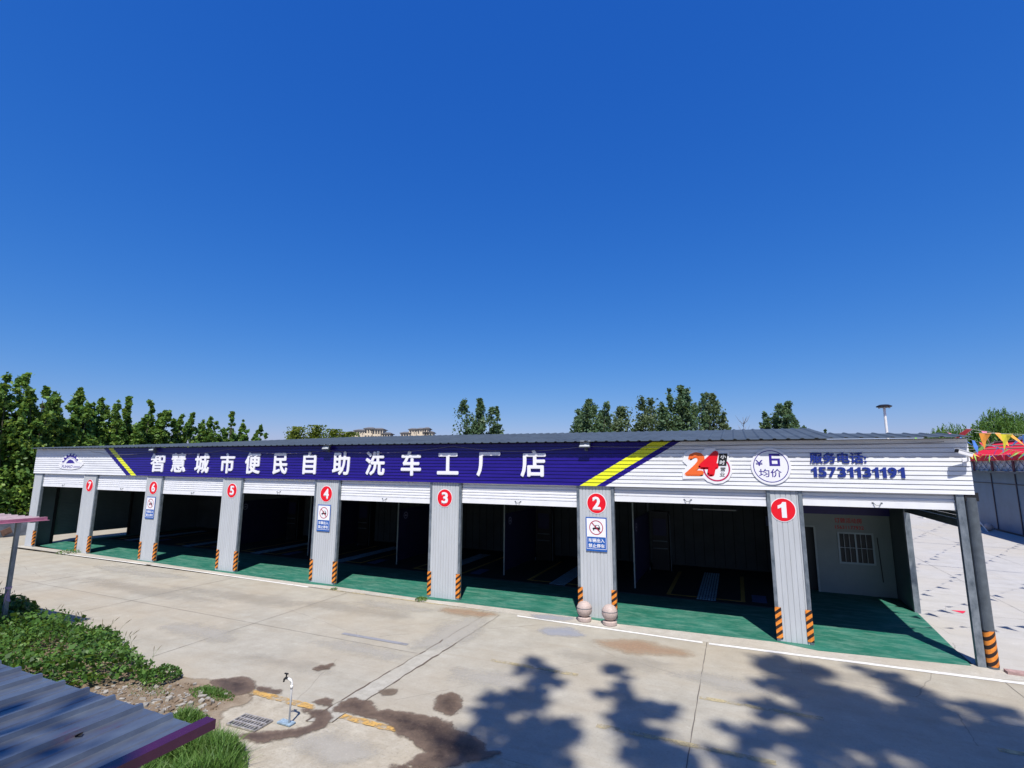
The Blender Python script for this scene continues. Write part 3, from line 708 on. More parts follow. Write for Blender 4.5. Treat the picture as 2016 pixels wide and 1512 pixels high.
# ------------------------------------------------------------------ floor and interior
gf = [(-35.8, .42), (-31.1, .0), (-30, .05), (-25.9, -.08), (-24.6, -.06), (-20.4, -.2), (-19, -.2), (-15.1, -.27), (-13.8, -.16), (-9.8, -.3), (-8.5, -.2), (-4.6, -.14), (-3.3, -.28), (.7, -.1), (1.58, -.36), (3.2, -.2), (4.66, -.02), (4.9, 4.6), (4.9, 9.5), (-35.6, 9.5)]
sheet('workshop_floor', gf, .022, 'green', thick=.02)
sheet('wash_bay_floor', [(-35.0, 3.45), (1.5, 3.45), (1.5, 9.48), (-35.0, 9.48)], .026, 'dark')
mb = MB(); mb.box(-35.0, 1.5, 3.30, 3.42, .023, .027); tag(mb.build('drain_channel', mat('drain_dark', (.05, .065, .075), .7)), kind='structure')
bayc = [((a+b_)/2) for a, b_ in BAYS[:7]]
for k, cx in enumerate(bayc):
    mb = MB(); x0, x1, y0, y1 = cx-.27+.15, cx+.27+.15, 3.5, 8.2
    for u in np.arange(x0, x1+.001, .09): mb.box(u, u+.06, y0, y1, .03, .04)
    for v in np.arange(y0, y1+.001, .24): mb.box(x0, x1+.06, v, v+.03, .0405, .044)
    tag(mb.build('floor_grate', 'grate'), f'pale blue steel grating set in the dark floor of wash bay {7-k}', 'grate', 'gratings set in the wash bay floors')
    mb = MB()
    for xx in (cx-1.15, cx+1.25): mb.box(xx, xx+.14, 3.75, 8.0, .027, .031)
    mb.box(cx-1.01, cx+1.25, 3.75, 3.86, .027, .031)
    tag(mb.build('bay_marking', mat('bay_yellow', (.40, .22, .04), .8)), kind='structure')
    mb = MB(); mb.box(cx+1.6, cx+2.05, 3.9, 4.9, .027, .031); tag(mb.build('floor_mat', mat('blue_mat', (.05, .08, .2), .8)), f'dark blue floor mat lying at the right side of wash bay {7-k}', 'mat', 'floor mats in the wash bays')
# partition screens between the bays
parts = [(a+b_)/2 for a, b_ in PIL[2:7]]
for k, px in enumerate(parts):
    t = empty('bay_partition', f'navy partition screen with round emblem standing behind pillar number {6-k}', 'partition', (px+.35, 4.2, .026), 'partition screens between the wash bays')
    mb = MB(); mb.box(-.02, .02, .03, 3.6, .15, 2.45); mb.build('screen', 'navy', t)
    mb = MB(); mb.tube([(0, 0, 0), (0, 0, 5.05)], .028, 8); mb.build('pole', mat('pole_grey', (.3, .33, .34), .5), t)
    mb = MB(); mb.tube([(0, 3.62, 0), (0, 3.62, 5.05)], .028, 8); mb.build('pole', M['steel'], t)
    mb = MB(); n = 24
    o0 = [(.023, .55+.16*math.cos(2*math.pi*q/n), 2.12+.16*math.sin(2*math.pi*q/n)) for q in range(n)]
    i0 = [(.023, .55+.12*math.cos(2*math.pi*q/n), 2.12+.12*math.sin(2*math.pi*q/n)) for q in range(n)]
    mb.add(o0+i0, [(q, (q+1) % n, n+(q+1) % n, n+q) for q in range(n)])
    mb.add([(.023, .45, 2.09), (.023, .65, 2.09), (.023, .62, 2.13), (.023, .55, 2.17), (.023, .48, 2.13)], [(0, 1, 2, 3, 4)])
    mb.build('emblem', mat('dim_print', (.3, .3, .45), .6), t)
    # wash machine cabinet beside the screen
    c = empty('wash_machine', f'dark self service wash machine cabinet beside the screen behind pillar number {6-k}', 'machine', (px+.85, 7.9, .026), 'wash machines in the bays')
    mb = MB(); mb.box(-.35, .35, -.3, .3, .08, 2.5); mb.build('cabinet', 'black', c)
    mb = MB(); mb.box(-.27, .27, -.32, -.305, 1.5, 2.2); mb.build('screen_panel', 'navy', c)
    mb = MB(); mb.tube([(.42, -.25, .05), (.42, -.25, 2.3), (.42, -.6, 2.45)], .02, 6); mb.build('hose_arm', 'steel', c)
    mb = MB(); mb.box(-.3, .3, -.36, -.32, 1.25, 1.29); mb.box(-.3, .3, -.36, -.32, .95, .99); mb.build('rail', 'steel', c)
for k, (px, pz, w_) in enumerate([(-1.35, 3.55, .5), (.55, 3.55, .5), (-3.1, 3.5, .42), (-6.5, 3.5, .5)]):
    mb = MB(); mb.box(px-w_, px+w_, 6.9, 6.93, pz-.22, pz+.22); o = mb.build('hanging_sign', 'navy')
    q = MB()
    add_text(q, '请您站立', px-w_*.8, px+w_*.35, pz+.02, pz+.15, 6.899, depth=.003, bold=.0)
    add_text(q, '文明洗车', px-w_*.8, px+w_*.35, pz-.17, pz-.04, 6.899, depth=.003, bold=.0)
    q.build('lettering', mat('dim_blue_print', (.25, .3, .6), .6), o)
    tag(o, ['navy hanging sign in bay 2 left of the strip lamp', 'navy hanging sign in bay 2 nearest pillar number 1', 'small navy hanging sign just right of pillar number 2', 'navy hanging sign under the soffit of bay 3'][k], 'sign', 'hanging signs inside the wash bays')
t = empty('strip_lamp', 'unlit white strip lamp on the dark back wall of bay 2', 'lamp', (-1.0, 9.4, 2.55))
mb = MB(); mb.tube([(-.9, 0, 0), (.9, 0, 0)], .03, 8); mb.build('tube', 'pipe', t)
mb = MB(); mb.box(-.95, .95, .035, .075, -.03, .03); mb.build('housing', 'steel', t)
mb = MB(); mb.box(1.05, 1.9, 9.38, 9.4, 1.95, 2.35); o = mb.build('poster', mat('poster_blue', (.14, .17, .3), .6)); tag(o, 'dim blue and white poster on the back wall near pillar number 1', 'poster')

# little office at the right-hand end
of = empty('office_cabin', 'small pale office cabin with a barred window inside bay 1', 'cabin', (3.25, 6.5, .022))
def B(x0, x1, y0, y1, z0, z1, name, m, par): q = MB(); q.box(x0-3.25, x1-3.25, y0-6.5, y1-6.5, z0-.022, z1-.022); return q.build(name, m, par)
q = MB()
for x0, x1, z0, z1 in ((1.58, 1.75, .022, 2.3), (2.53, 3.22, .022, 2.77), (3.22, 4.32, .022, 1.06), (3.22, 4.32, 2.16, 2.77), (4.32, 4.84, .022, 2.77), (1.58, 2.53, 2.3, 2.77)):
    q.box(x0-3.25, x1-3.25, 0, .08, z0-.022, z1-.022)
ow = q.build('wall', 'office', of)
B(1.58, 4.85, 6.42, 6.5, 2.772, 3.05, 'header_band', mat('indigo_band', (.012, .008, .14), .4), of)
B(1.58, 4.85, 6.52, 9.4, 3.06, 3.1, 'roof', 'sidewall', of)
B(1.75, 2.53, 6.7, 6.74, .03, 2.3, 'doorway_dark_panel', 'black', of)  # black sheet stands in for the darkness inside the open doorway
q = MB(); q.box(-1.5, -.72, -.02, .0, 2.26, 2.31); q.box(-.76, -.70, -.02, .0, .0, 2.26); q.build('door_frame', mat('pale_frame', (.36, .4, .4), .5), of)
q = MB()
for x0, x1, z0, z1 in ((3.22, 4.32, 1.06, 1.12), (3.22, 4.32, 2.10, 2.16), (3.22, 3.28, 1.12, 2.10), (4.26, 4.32, 1.12, 2.10), (3.745, 3.795, 1.12, 2.10)): q.box(x0-3.25, x1-3.25, -.03, .0, z0-.022, z1-.022)
wf = q.build('window', mat('window_frame', (.36, .42, .45), .5), of)
q = MB(); q.box(.03, 1.01, .02, .03, 1.09, 2.08); q.build('pane', 'glass', wf)
q = MB()
for u in (3.42, 3.58, 3.92, 4.08): q.tube([(u-3.25, -.045, 1.1), (u-3.25, -.045, 2.08)], .009, 6)
q.tube([(-.0, -.045, 1.6), (1.04, -.045, 1.6)], .012, 6); q.build('bar', mat('bar_white', (.5, .53, .55), .5), wf)
q = MB(); add_text(q, '订做活动房', 3.18-3.25, 4.02-3.25, 2.45, 2.63, -.001, depth=.006, bold=.02); add_text(q, '15631177932', 3.18-3.25, 4.06-3.25, 2.24, 2.36, -.001, depth=.006, bold=.02)
q.build('lettering', 'mutedred', of)
q = MB(); q.tube([(4.47-3.25, -.03, .5), (4.42-3.25, -.03, 2.0)], .014, 6); q.build('cable', 'black', of)

# ------------------------------------------------------------------ things on and round the front
for k, (px, tx) in enumerate([(-25.42, 'leftmost of the three floodlights, on the fascia above pillar number 6'), (-14.66, 'middle of the three floodlights, on the fascia above pillar number 4'), (-4.25, 'rightmost of the three floodlights, on the fascia above pillar number 2')]):
    t = empty('floodlight', 'square grey floodlight, ' + tx, 'floodlight', (px, -.07, 5.05+zt(px)), 'floodlights under the eave')
    R_ = Matrix.Rotation(rad(-32), 4, 'X'); mb = MB(); mb.box(-.17, .17, -.20, -.14, -.13, .11, 0, R_); mb.build('housing', 'steel', t)
    mb = MB(); mb.box(-.15, .15, -.206, -.2005, -.11, .09, 0, R_); mb.build('lamp_face', 'lamp', t)
    mb = MB(); mb.box(-.03, .03, -.14, .0, -.09, -.06); mb.box(-.05, .05, -.01, .004, -.12, .0); mb.build('bracket', 'steel', t)
# sagging supply cable
mb = MB(); nodes = [(-30.6, 5.05), (-25.42, 5.0), (-20.1, 5.10), (-14.66, 5.0), (-9.0, 5.12), (-4.25, 5.07), (.9, 5.08), (5.0, 5.12)]
pts = []
for (xa, za), (xb, zb) in zip(nodes, nodes[1:]):
    for k in range(12):
        t_ = k/12; pts.append((xa+(xb-xa)*t_, -.13-.02*math.sin(math.pi*t_), za+(zb-za)*t_-.17*4*t_*(1-t_)*(1 if xa < -4.5 else .3)+zt(xa)))
mb.tube(pts, .007, 5); tag(mb.build('supply_cable', mat('grey_cable', (.22, .20, .24), .6)), 'thin sagging grey cable strung along the navy fascia under the eave', 'cable')
# CCTV camera
t = empty('security_camera', 'white security camera on a bracket at the right end of the fascia', 'camera', (5.02, -.06, 4.62))
R_ = Matrix.Translation((-.06, -.24, .2)) @ Matrix.Rotation(rad(18), 4, 'Y') @ Matrix.Rotation(rad(20), 4, 'Z')
mb = MB(); mb.box(-.16, .16, -.05, .05, -.04, .045, 0, R_); mb.box(-.19, .14, -.06, .06, .045, .055, 0, R_); mb.build('housing', 'signwhite', t)
mb = MB(); mb.box(-.185, -.162, -.045, .045, -.036, .04, 0, R_); mb.build('lens', 'black', t)
mb = MB(); mb.tube([(.02, 0, -.02), (.03, -.12, .02), (.0, -.22, .15)], .018, 8); mb.box(-.04, .08, -.02, .0, -.1, .08); mb.build('bracket', 'signwhite', t)
# no-parking signs
def no_parking(cx, which):
    t = empty('no_parking_sign', f'blue and white no parking sign with a crossed car, on the pillar under number {which}', 'sign', (cx, -.02, 2.43), 'no parking signs on the pillars')
    W_, H_ = .325, .5
    mb = MB(); mb.prism_xz([(-W_, -H_), (W_, -H_), (W_, H_), (-W_, H_)], -.010, -.002); bo = mb.build('board', 'blue', t)
    mb = MB(); mb.prism_xz([(-W_+.03, -.08), (W_-.03, -.08), (W_-.03, H_-.035), (-W_+.03, H_-.035)], -.013, -.0105); mb.build('field', 'signwhite', t)
    mb = MB()
    for s in (-1, 1): mb.prism_xz(sorted([(s*(W_-.022), -H_+.07), (s*(W_-.022), -.08), (s*(W_-.034), -.08), (s*(W_-.034), -H_+.07)], key=lambda p: math.atan2(p[1]+.2, p[0]-s*(W_-.028))), -.013, -.0105)
    mb.prism_xz([(-W_+.022, -H_+.06), (W_-.022, -H_+.06), (W_-.022, -H_+.072), (-W_+.022, -H_+.072)], -.013, -.0105)
    add_text(mb, '车辆出入', -.25, .25, -.245, -.125, -.0105, depth=.003, bold=.03)
    add_text(mb, '禁止停车', -.25, .25, -.40, -.28, -.0105, depth=.003, bold=.03)
    mb.build('lettering', 'signwhite', t)
    zc = .195
    mb = MB()     # front view of a small car, turned
    mb.prism_xz([(-.12, zc-.045), (-.10, zc-.01), (-.045, zc+.005), (-.02, zc+.075), (.085, zc+.075), (.12, zc-.0), (.125, zc-.05), (.10, zc-.055), (.10, zc-.085), (.065, zc-.085), (.065, zc-.05), (-.06, zc-.05), (-.06, zc-.09), (-.095, zc-.09), (-.095, zc-.05)], -.0155, -.0135)
    mb.build('pictogram', 'black', t)
    mb = MB(); mb.prism_xz([(-.005, zc+.012), (.085, zc+.008), (.07, zc+.06), (.008, zc+.062)], -.0175, -.0158); mb.build('pictogram_window', 'signwhite', t)
    mb = MB(); ring(mb, 0, zc, .19, .214, -.0165, -.0135)
    c_, s_ = math.cos(rad(-47)), math.sin(rad(-47)); hw = .013
    mb.prism_xz([(u*.197*c_-v*hw*s_, zc+u*.197*s_+v*hw*c_) for u, v in ((-1, -1), (1, -1), (1, 1), (-1, 1))], -.0205, -.0178)
    mb.build('prohibition_ring', 'darkred', t)
for cx, w_ in ((-25.4, 6), (-14.77, 4), (-4.0, 2)): no_parking(cx, w_)
# stone ball bollards
for k, (x, y, tx) in enumerate([(-4.31, -.40, 'pinkish stone ball bollard, left one of the pair in front of pillar number 2'), (-3.55, -.46, 'pinkish stone ball bollard, right one of the pair in front of pillar number 2')]):
    t = empty('stone_bollard', tx, 'bollard', (x, y, .012), 'stone ball bollards')
    t.rotation_euler = (0, 0, k*1.3)
    mb = MB(); mb.lathe([(0, 0), (.19, 0), (.2, .03), (.2, .10), (.15, .125), (.0, .125)], (0, 0, 0), 24); mb.build('base', 'granite', t, smooth=False)
    mb = MB(); pr = [(max(.0, .225*math.cos(rad(a))), .33+.225*math.sin(rad(a))) for a in range(-90, 91, 9)]
    mb.lathe(pr, (0, 0, 0), 32); mb.build('ball', 'granite', t, smooth=True)
    mb = MB(); mb.lathe([(.221, .365), (.227, .37), (.227, .378), (.221, .383)], (0, 0, 0), 32); mb.build('groove', 'steel', t)
# stand pipe
t = empty('standpipe', 'white plastic standpipe with a black tap beside the drain grate', 'tap', (-7.42, -8.30, 0))
mb = MB(); mb.tube([(0, 0, 0), (0, 0, .62), (-.005, 0, .68), (-.03, 0, .72), (-.09, 0, .73)], [.017, .017, .022, .023, .021], 10); mb.tube([(0, 0, .58), (0, 0, .64)], .023, 10); mb.build('pipe', 'pipe', t, smooth=True)
mb = MB(); mb.tube([(-.09, 0, .73), (-.15, 0, .73), (-.19, 0, .70), (-.195, 0, .66)], [.018, .022, .018, .015], 8); mb.tube([(-.14, 0, .74), (-.14, 0, .80)], .012, 6); mb.box(-.18, -.10, -.012, .012, .795, .812); mb.build('tap', 'black', t)
mb = MB(); mb.box(-.22, .08, -.07, .07, .008, .03); mb.build('base_tile', mat('blue_white_tile', (.33, .45, .55), .4, vary=.3, scale=20), t)
# drain grate
t = empty('drain_grate', 'cast iron drain grate set in the concrete beside the standpipe', 'drain', (-8.08, -8.55, .0)); t.rotation_euler = (0, 0, rad(2))
mb = MB(); mb.box(-.33, .33, -.2, .2, -.003, .002); mb.build('pit', 'black', t)
mb = MB()
mb.box(-.33, .33, -.2, -.18, .003, .028); mb.box(-.33, .33, .18, .2, .003, .028); mb.box(-.33, -.31, -.18, .18, .003, .028); mb.box(.31, .33, -.18, .18, .003, .028)
for k in range(1, 9): mb.box(-.31+.62*k/9-.011, -.31+.62*k/9+.011, -.179, .179, .003, .027)
for v in (-.06, .06): mb.box(-.309, .309, v-.014, v+.014, .0035, .0285)
mb.build('grating', mat('worn_iron', (.50, .47, .44), .5, metal=.3, vary=.3, scale=14), t)

# ------------------------------------------------------------------ foreground sheds (corrugated sheets on posts)
def sheet_roof(name, x0, x1, y0, y1, z, slope_y, pitch, label, m, trim_m, edge='x1'):
    t = empty(name, label, 'roof', ((x0+x1)/2, (y0+y1)/2, 0)); cx, cy = (x0+x1)/2, (y0+y1)/2
    mb = MB(); xs = []; x = x0
    prof = [(0, 0), (.10, 0), (.14, .032), (.22, .032), (.26, 0), (.62, 0), (.63, .006), (.66, 0)]
    while x < x1-.01:
        for u, h in prof:
            if x+u*pitch < x1: xs.append((x+u*pitch, h))
        x += pitch
    xs.append((x1, 0)); ys = list(np.linspace(y0, y1, 7)); r = random.Random(3)
    wob = [r.uniform(-.003, .003) for _ in ys]
    vs = [(x-cx, y-cy, z+slope_y*(y-y1)+h+wob[j]*math.sin(x*3)) for x, h in xs for j, y in enumerate(ys)]; n = len(ys)
    mb.add(vs, [(i*n+k, (i+1)*n+k, (i+1)*n+k+1, i*n+k+1) for i in range(len(xs)-1) for k in range(n-1)])
    mb.add([(x, y, z_-.004) for x, y, z_ in vs], [(i*n+k, i*n+k+1, (i+1)*n+k+1, (i+1)*n+k) for i in range(len(xs)-1) for k in range(n-1)])
    mb.build('sheet', m, t)
    return t, cx, cy
t, cx, cy = sheet_roof('shed_roof', -9.5, -3.62, -17.2, -12.80, 2.6, .0, .36, 'near shed roof of dark ribbed metal sheets in the bottom left corner', 'redroof', 'purple')
mb = MB(); mb.box(-3.63-cx, -3.60-cx, -17.2-cy, -12.76-cy, 2.585, 2.650); mb.box(-3.70-cx, -3.63-cx, -17.2-cy, -12.76-cy, 2.640, 2.650); mb.build('edge_trim', 'purple', t)
for x, y in ((-3.8, -13.2), (-9.2, -13.2), (-3.8, -17), (-9.2, -17)):
    mb = MB(); mb.box(x-cx-.03, x-cx+.03, y-cy-.03, y-cy+.03, -.01, 2.58); mb.build('post', 'steel', t)
mb = MB(); mb.box(-9.4-cx, -3.75-cx, -13.25-cy, -13.17-cy, 2.50, 2.575); mb.build('beam', 'steel', t)
t, cx, cy = sheet_roof('canopy_roof', -23.5, -16.95, -10.6, -7.85, 3.04, .0, .36, 'faded red thin sheet canopy with painted pale glare on a slim grey pole at the left edge above the weeds', 'canopy', 'canopyedge')
mb = MB(); mb.box(-16.97-cx, -16.93-cx, -10.6-cy, -7.83-cy, 2.98, 3.07); mb.box(-16.93-cx, -16.80-cx, -10.6-cy, -7.83-cy, 2.985, 2.995); mb.build('edge_trim', 'canopyedge', t)
for x, y in ((-17.75, -8.08), (-23.2, -8.08), (-17.75, -10.4)):
    mb = MB(); mb.box(x-cx-.045, x-cx+.045, y-cy-.045, y-cy+.045, -.01, 3.0); mb.build('pole', 'galv', t)
mb = MB(); mb.box(-23.4-cx, -17.0-cx, -8.12-cy, -8.04-cy, 2.94, 3.025); mb.build('beam', 'steel', t)
for k, (x, y) in enumerate([(-5.05, -13.55), (-4.62, -13.72), (-4.58, -13.74), (-4.05, -13.75), (-4.35, -13.25)]):
    q = MB(); q.add([(x-.035, y, 2.604), (x, y-.02, 2.612), (x+.04, y+.005, 2.606), (x+.01, y+.03, 2.622)], [(0, 1, 2), (0, 2, 3), (0, 3, 1)])
    tag(q.build('dry_leaf', M['black']), 'small curled dark leaf lying on the near shed roof sheets', 'leaf', 'dry leaves on the near shed roof')
# rag tied on the pole
mb = MB(); mb.tube([(-17.75, -8.08, 1.22), (-17.75, -8.08, 1.27)], .075, 8)
mb.add([(-17.69, -8.12, 1.24), (-17.55, -8.14, 1.20), (-17.50, -8.1, .92), (-17.60, -8.15, .95)], [(0, 1, 2, 3)])
mb.add([(-17.69, -8.1, 1.23), (-17.64, -8.16, 1.1), (-17.68, -8.15, .86), (-17.72, -8.15, 1.0)], [(0, 1, 2, 3)])
tag(mb.build('rag', mat('pink_cloth', (.62, .40, .52), .8)), 'pink and white rag tied round the canopy pole above the weeds', 'rag')
# low cement wall, left
t = empty('low_wall', 'low weathered grey cement wall, bluish shade in its colour, under the trees at the left edge', 'wall', (-41.2, 1, 0))
mb = MB(); mb.box(-.15, .15, -8, 3.4, 0, .92); mb.build('masonry', 'cement', t)
mb = MB(); mb.box(-.18, .18, -8, 3.4, .922, .97); mb.build('coping', 'apron', t)
mb = MB(); R_ = Matrix.Translation((-40.98, 1.25, .34)) @ Matrix.Rotation(rad(25), 4, 'X'); mb.box(-.03, .03, -.24, .24, -.18, .18, 0, R_); mb.box(.031, .04, -.17, .17, -.11, .11, 0, R_)
tag(mb.build('board', 'brown'), 'small tilted brown board leaning on the low cement wall', 'board')

# ------------------------------------------------------------------ foliage
def leaf_cloud(P, size, rng, aspect=.75, droop=.0, upb=.25):
    """one small folded leaf face per point"""
    n = len(P)
    nr = rng.normal(size=(n, 3)); nr[:, 2] += upb*2; nr /= np.linalg.norm(nr, axis=1)[:, None]
    a = rng.normal(size=(n, 3)); a[:, 2] -= droop; a -= nr*np.sum(a*nr, 1)[:, None]; a /= np.linalg.norm(a, axis=1)[:, None]
    b = np.cross(nr, a); s = size*rng.uniform(.6, 1.35, n)[:, None]
    V = np.stack([P-a*s*.5, P-a*s*.05+b*s*.5*aspect, P+a*s*.6, P-a*s*.05-b*s*.5*aspect], 1).reshape(-1, 3)
    return V
def quads_obj(name, V, m, parent=None, loc=None):
    n = len(V)//4
    me = bpy.data.meshes.new(name)
    me.vertices.add(n*4); me.vertices.foreach_set('co', V.astype(np.float32).ravel())
    me.loops.add(n*4); me.loops.foreach_set('vertex_index', np.arange(n*4, dtype=np.int32))
    me.polygons.add(n); me.polygons.foreach_set('loop_start', np.arange(0, n*4, 4, dtype=np.int32))
    me.polygons.foreach_set('loop_total', np.full(n, 4, dtype=np.int32))
    me.materials.append(M[m] if isinstance(m, str) else m); me.update(); me.validate()
    o = bpy.data.objects.new(name, me); COL.objects.link(o)
    if parent is not None: o.parent = parent
    if loc is not None: o.location = loc
    return o

def plume_points(base, tip, r, n, rng, clumps=26, sig=.3, lo=.15, taper=0.0):
    """leaves gathered in clumps round an upright limb"""
    base, tip = np.array(base), np.array(tip)
    t = lo+(1-lo)*rng.beta(1.25, 1.0, clumps); t[0] = 1.0; t[1] = .95
    rr_ = r*np.clip(np.sin(np.pi*np.clip((t-lo)/(1-lo)*.86+.14, 0, 1))**.7, .12, 1)*rng.uniform(.35, 1.05+.35*taper, clumps)
    if taper: rr_ = rr_*np.clip(1.25-t, .1, 1)**taper*1.25
    an = rng.uniform(0, 2*np.pi, clumps)
    C = base+(tip-base)*t[:, None]+np.stack([rr_*np.cos(an), rr_*np.sin(an), rng.normal(0, .15*r, clumps)], 1)
    k = rng.integers(0, clumps, n)
    cs = sig*r*rng.uniform(.5, 1.3, clumps)*(np.clip(1.35-t, .3, 1) if taper else 1)
    return C[k]+rng.normal(size=(n, 3))*cs[k][:, None]*np.array([1, 1, 1.15])

def tree(name, x, y, h, hw, label, cat='tree', n=7000, leaf=.2, m='leaf_far', group=None, seed=0, plumes=5, bare=.12, spread=.75, sig=.3, taper=0.0):
    rng = np.random.default_rng(seed+11)
    t = empty(name, label, cat, (x, y, -.28), group); h = h+.28
    tr = MB(); z0 = h*bare
    lean = rng.normal(0, .02*h, 2)
    tr.tube([(0, 0, 0), (lean[0]*.3, lean[1]*.3, h*.3), (lean[0], lean[1], h*.62), (lean[0]*1.2, lean[1]*1.2, h*.9)], [h*.018, h*.014, h*.008, h*.002], 8)
    P = []
    for k in range(plumes):
        a = 2*math.pi*k/plumes+rng.uniform(-.5, .5); q = 0 if k == 0 else rng.uniform(.45, 1)*spread
        tipz = h*(1.0 if k == 0 else rng.uniform(.66, .97))
        b0 = np.array([0, 0, z0+h*.15*rng.random()]); tip = np.array([lean[0]+hw*q*math.cos(a), lean[1]+hw*q*math.sin(a), tipz])
        rr_ = hw*((.66 if k == 0 else rng.uniform(.46, .64)) if plumes < 8 else (.42 if k == 0 else rng.uniform(.36, .58)))
        P.append(plume_points(b0+np.array([0, 0, 0]), tip, rr_, int(n*(1.5 if k == 0 else 1)/(plumes+.5)), rng, clumps=int(34+8*h/hw/3), sig=sig, lo=.08, taper=taper))
        mid = b0*.5+tip*.5; mid[:2] = b0[:2]*.3+tip[:2]*.7
        tr.tube([tuple(b0), tuple(mid), tuple(b0*.12+tip*.88)], [h*.007, h*.004, h*.0015], 5)
    tr.build('trunk', 'bark', t)
    P = np.concatenate(P); P = P[P[:, 2] > .3]; P[:, 2] = np.minimum(P[:, 2], h*1.01)
    quads_obj('crown', leaf_cloud(P, leaf, rng), m, t)
    return t

# poplars beyond the far end of the building
left = [(-45, 2.3, 10.6, 2.3), (-45.6, -.4, 10.2, 2.1), (-44.7, 4.2, 9.8, 1.5), (-45, 6.0, 9.9, 1.8), (-45.3, 7.9, 9.4, 1.4), (-44.8, 9.2, 9.7, 1.4), (-45.1, 10.9, 9.6, 1.5), (-45, 12.6, 9.0, 1.3), (-44.6, 14.4, 8.9, 1.4), (-45, 16.4, 8.8, 1.3), (-45, 18.4, 9.4, 1.5), (-45.2, 20.3, 7.6, 1.1), (-45, 22.0, 8.4, 1.1)]
desc = ['tallest poplar of the left row, at the left edge', 'poplar cut by the left picture edge behind the low wall', 'slim poplar just right of the tallest left one', 'broad poplar rising behind the car emblem on the fascia', 'poplar with a dipped top above the left yellow stripe', 'upright poplar right of the left yellow stripe', 'poplar with twin plumes above pillar number 6', 'shorter yellowish poplar above the second fascia letter', 'full poplar above the third fascia letter', 'round topped poplar above the gap after the third letter', 'dark pointed poplar above pillar number 5', 'lowest poplar of the left row, near its right end', 'last small poplar at the right end of the left row']
for k, (x, y, h, hw) in enumerate(left):
    tree('poplar_tree', x, y, h, hw, desc[k], n=17000 if k < 7 else 12000, leaf=.25, m='leaf_near', group='poplars beyond the far end of the building', seed=k, plumes=10, bare=.03, spread=1.0, sig=.27, taper=.2)
# low dark growth under them
rng = np.random.default_rng(5)
P = np.stack([rng.uniform(-46.5, -42.6, 16000), rng.uniform(-9, 24, 16000), rng.uniform(0, 1, 16000)**.8*3.6-.2], 1)
P[:, 2] *= .85+.5*np.sin(P[:, 1]*1.3)*np.cos(P[:, 1]*.7)
tag(quads_obj('undergrowth', leaf_cloud(P, .26, rng), 'leaf_near'), 'dense dark undergrowth below the row of poplars on the left', 'undergrowth', kind='stuff')
# yellow-green bushes, far trees
for k, (x, y, h, hw, lb) in enumerate([(-59.0, 40.6, 9.7, 2.6, 'leftmost of the yellow green trees above the roof'), (-56.5, 41.6, 10.0, 2.8, 'second yellow green tree from the left above the roof'), (-54.1, 42.8, 9.4, 2.7, 'third yellow green tree, left of the distant flats'), (-51.9, 43.7, 9.0, 2.3, 'last yellow green tree in front of the distant flats')]):
    tree('bushy_tree', x, y, h, hw, lb, n=6500, leaf=.3, m='leaf_yellow', group='yellow green trees above the roof', seed=40+k, plumes=5, bare=.1)
far = [(-35.6, 53.3, 14.4, 2.6, 8000, 'leaf_far', 'lone dark broad tree above the fascia letters, right of the distant flats', 6),
       (-33.0, 54.8, 13.2, .95, 2200, 'leaf_far', 'slim plume tree close to the right side of the lone dark tree', 2),
       (-18.4, 54.4, 13.6, 1.9, 5000, 'leaf_far', 'dark tree at the left of the pair above pillar number 2', 5),
       (-15.1, 59.2, 12.9, 2.1, 5000, 'leaf_pale', 'paler tree at the right of the pair above pillar number 2', 5),
       (-10.8, 62.0, 14.3, 2.1, 4200, 'leaf_pale', 'pale sparse tree left of the tallest roofline tree', 5),
       (-6.2, 57.2, 15.3, 2.1, 7500, 'leaf_far', 'tallest dark tree above the opening hours sign', 5),
       (-2.8, 67.5, 15.3, 2.8, 6000, 'leaf_pale', 'broad pale tree right of the tallest roofline tree', 6),
       (6.8, 58.9, 12.7, 2.2, 6500, 'leaf_far', 'round dark tree above pillar number 1', 6),
       (4.0, 58.1, 10.3, 1.0, 1500, 'leaf_far', 'small tree at the left foot of the round tree', 3),
       (13.1, 77.6, 10.1, .7, 600, 'leaf_far', 'tiny treetop right of the roof ridge end', 2),
       (-49.7, 61.3, 9.6, .8, 500, 'leaf_far', 'tiny treetop between the two groups of distant flats', 2)]
for k, (x, y, h, hw, n, m, lb, pl) in enumerate(far):
    tree('roofline_tree', x, y, h, hw*(1.6 if k in (2, 3, 4, 8) else 1.32), lb, n=int(n*(2.3 if k in (2, 3, 4, 8) else 1.6)), leaf=.34, m=m, group='trees beyond the roof', seed=60+k, plumes=pl+2, bare=.2, spread=1.15, sig=.28, taper=.7)
# bare tree
t = empty('bare_tree', 'small leafless pale tree between the broad pale tree and the round tree', 'tree', (1.5, 72.1, -.28)); mb = MB(); r = random.Random(4)
mb.tube([(0, 0, 0), (.1, 0, 6), (0, 0, 12.4)], [.14, .09, .02], 6)
for k in range(26):
    z = r.uniform(8.5, 11.6); a = r.uniform(0, 6.28); L = r.uniform(.5, 1.3)
    mb.tube([(0, 0, z), (L*.5*math.cos(a), L*.5*math.sin(a), z+.4), (L*math.cos(a), L*math.sin(a), z+1.0+r.random()*.4)], [.04, .028, .012], 4)
mb.build('trunk', mat('pale_bark', (.25, .24, .25), .9), t)
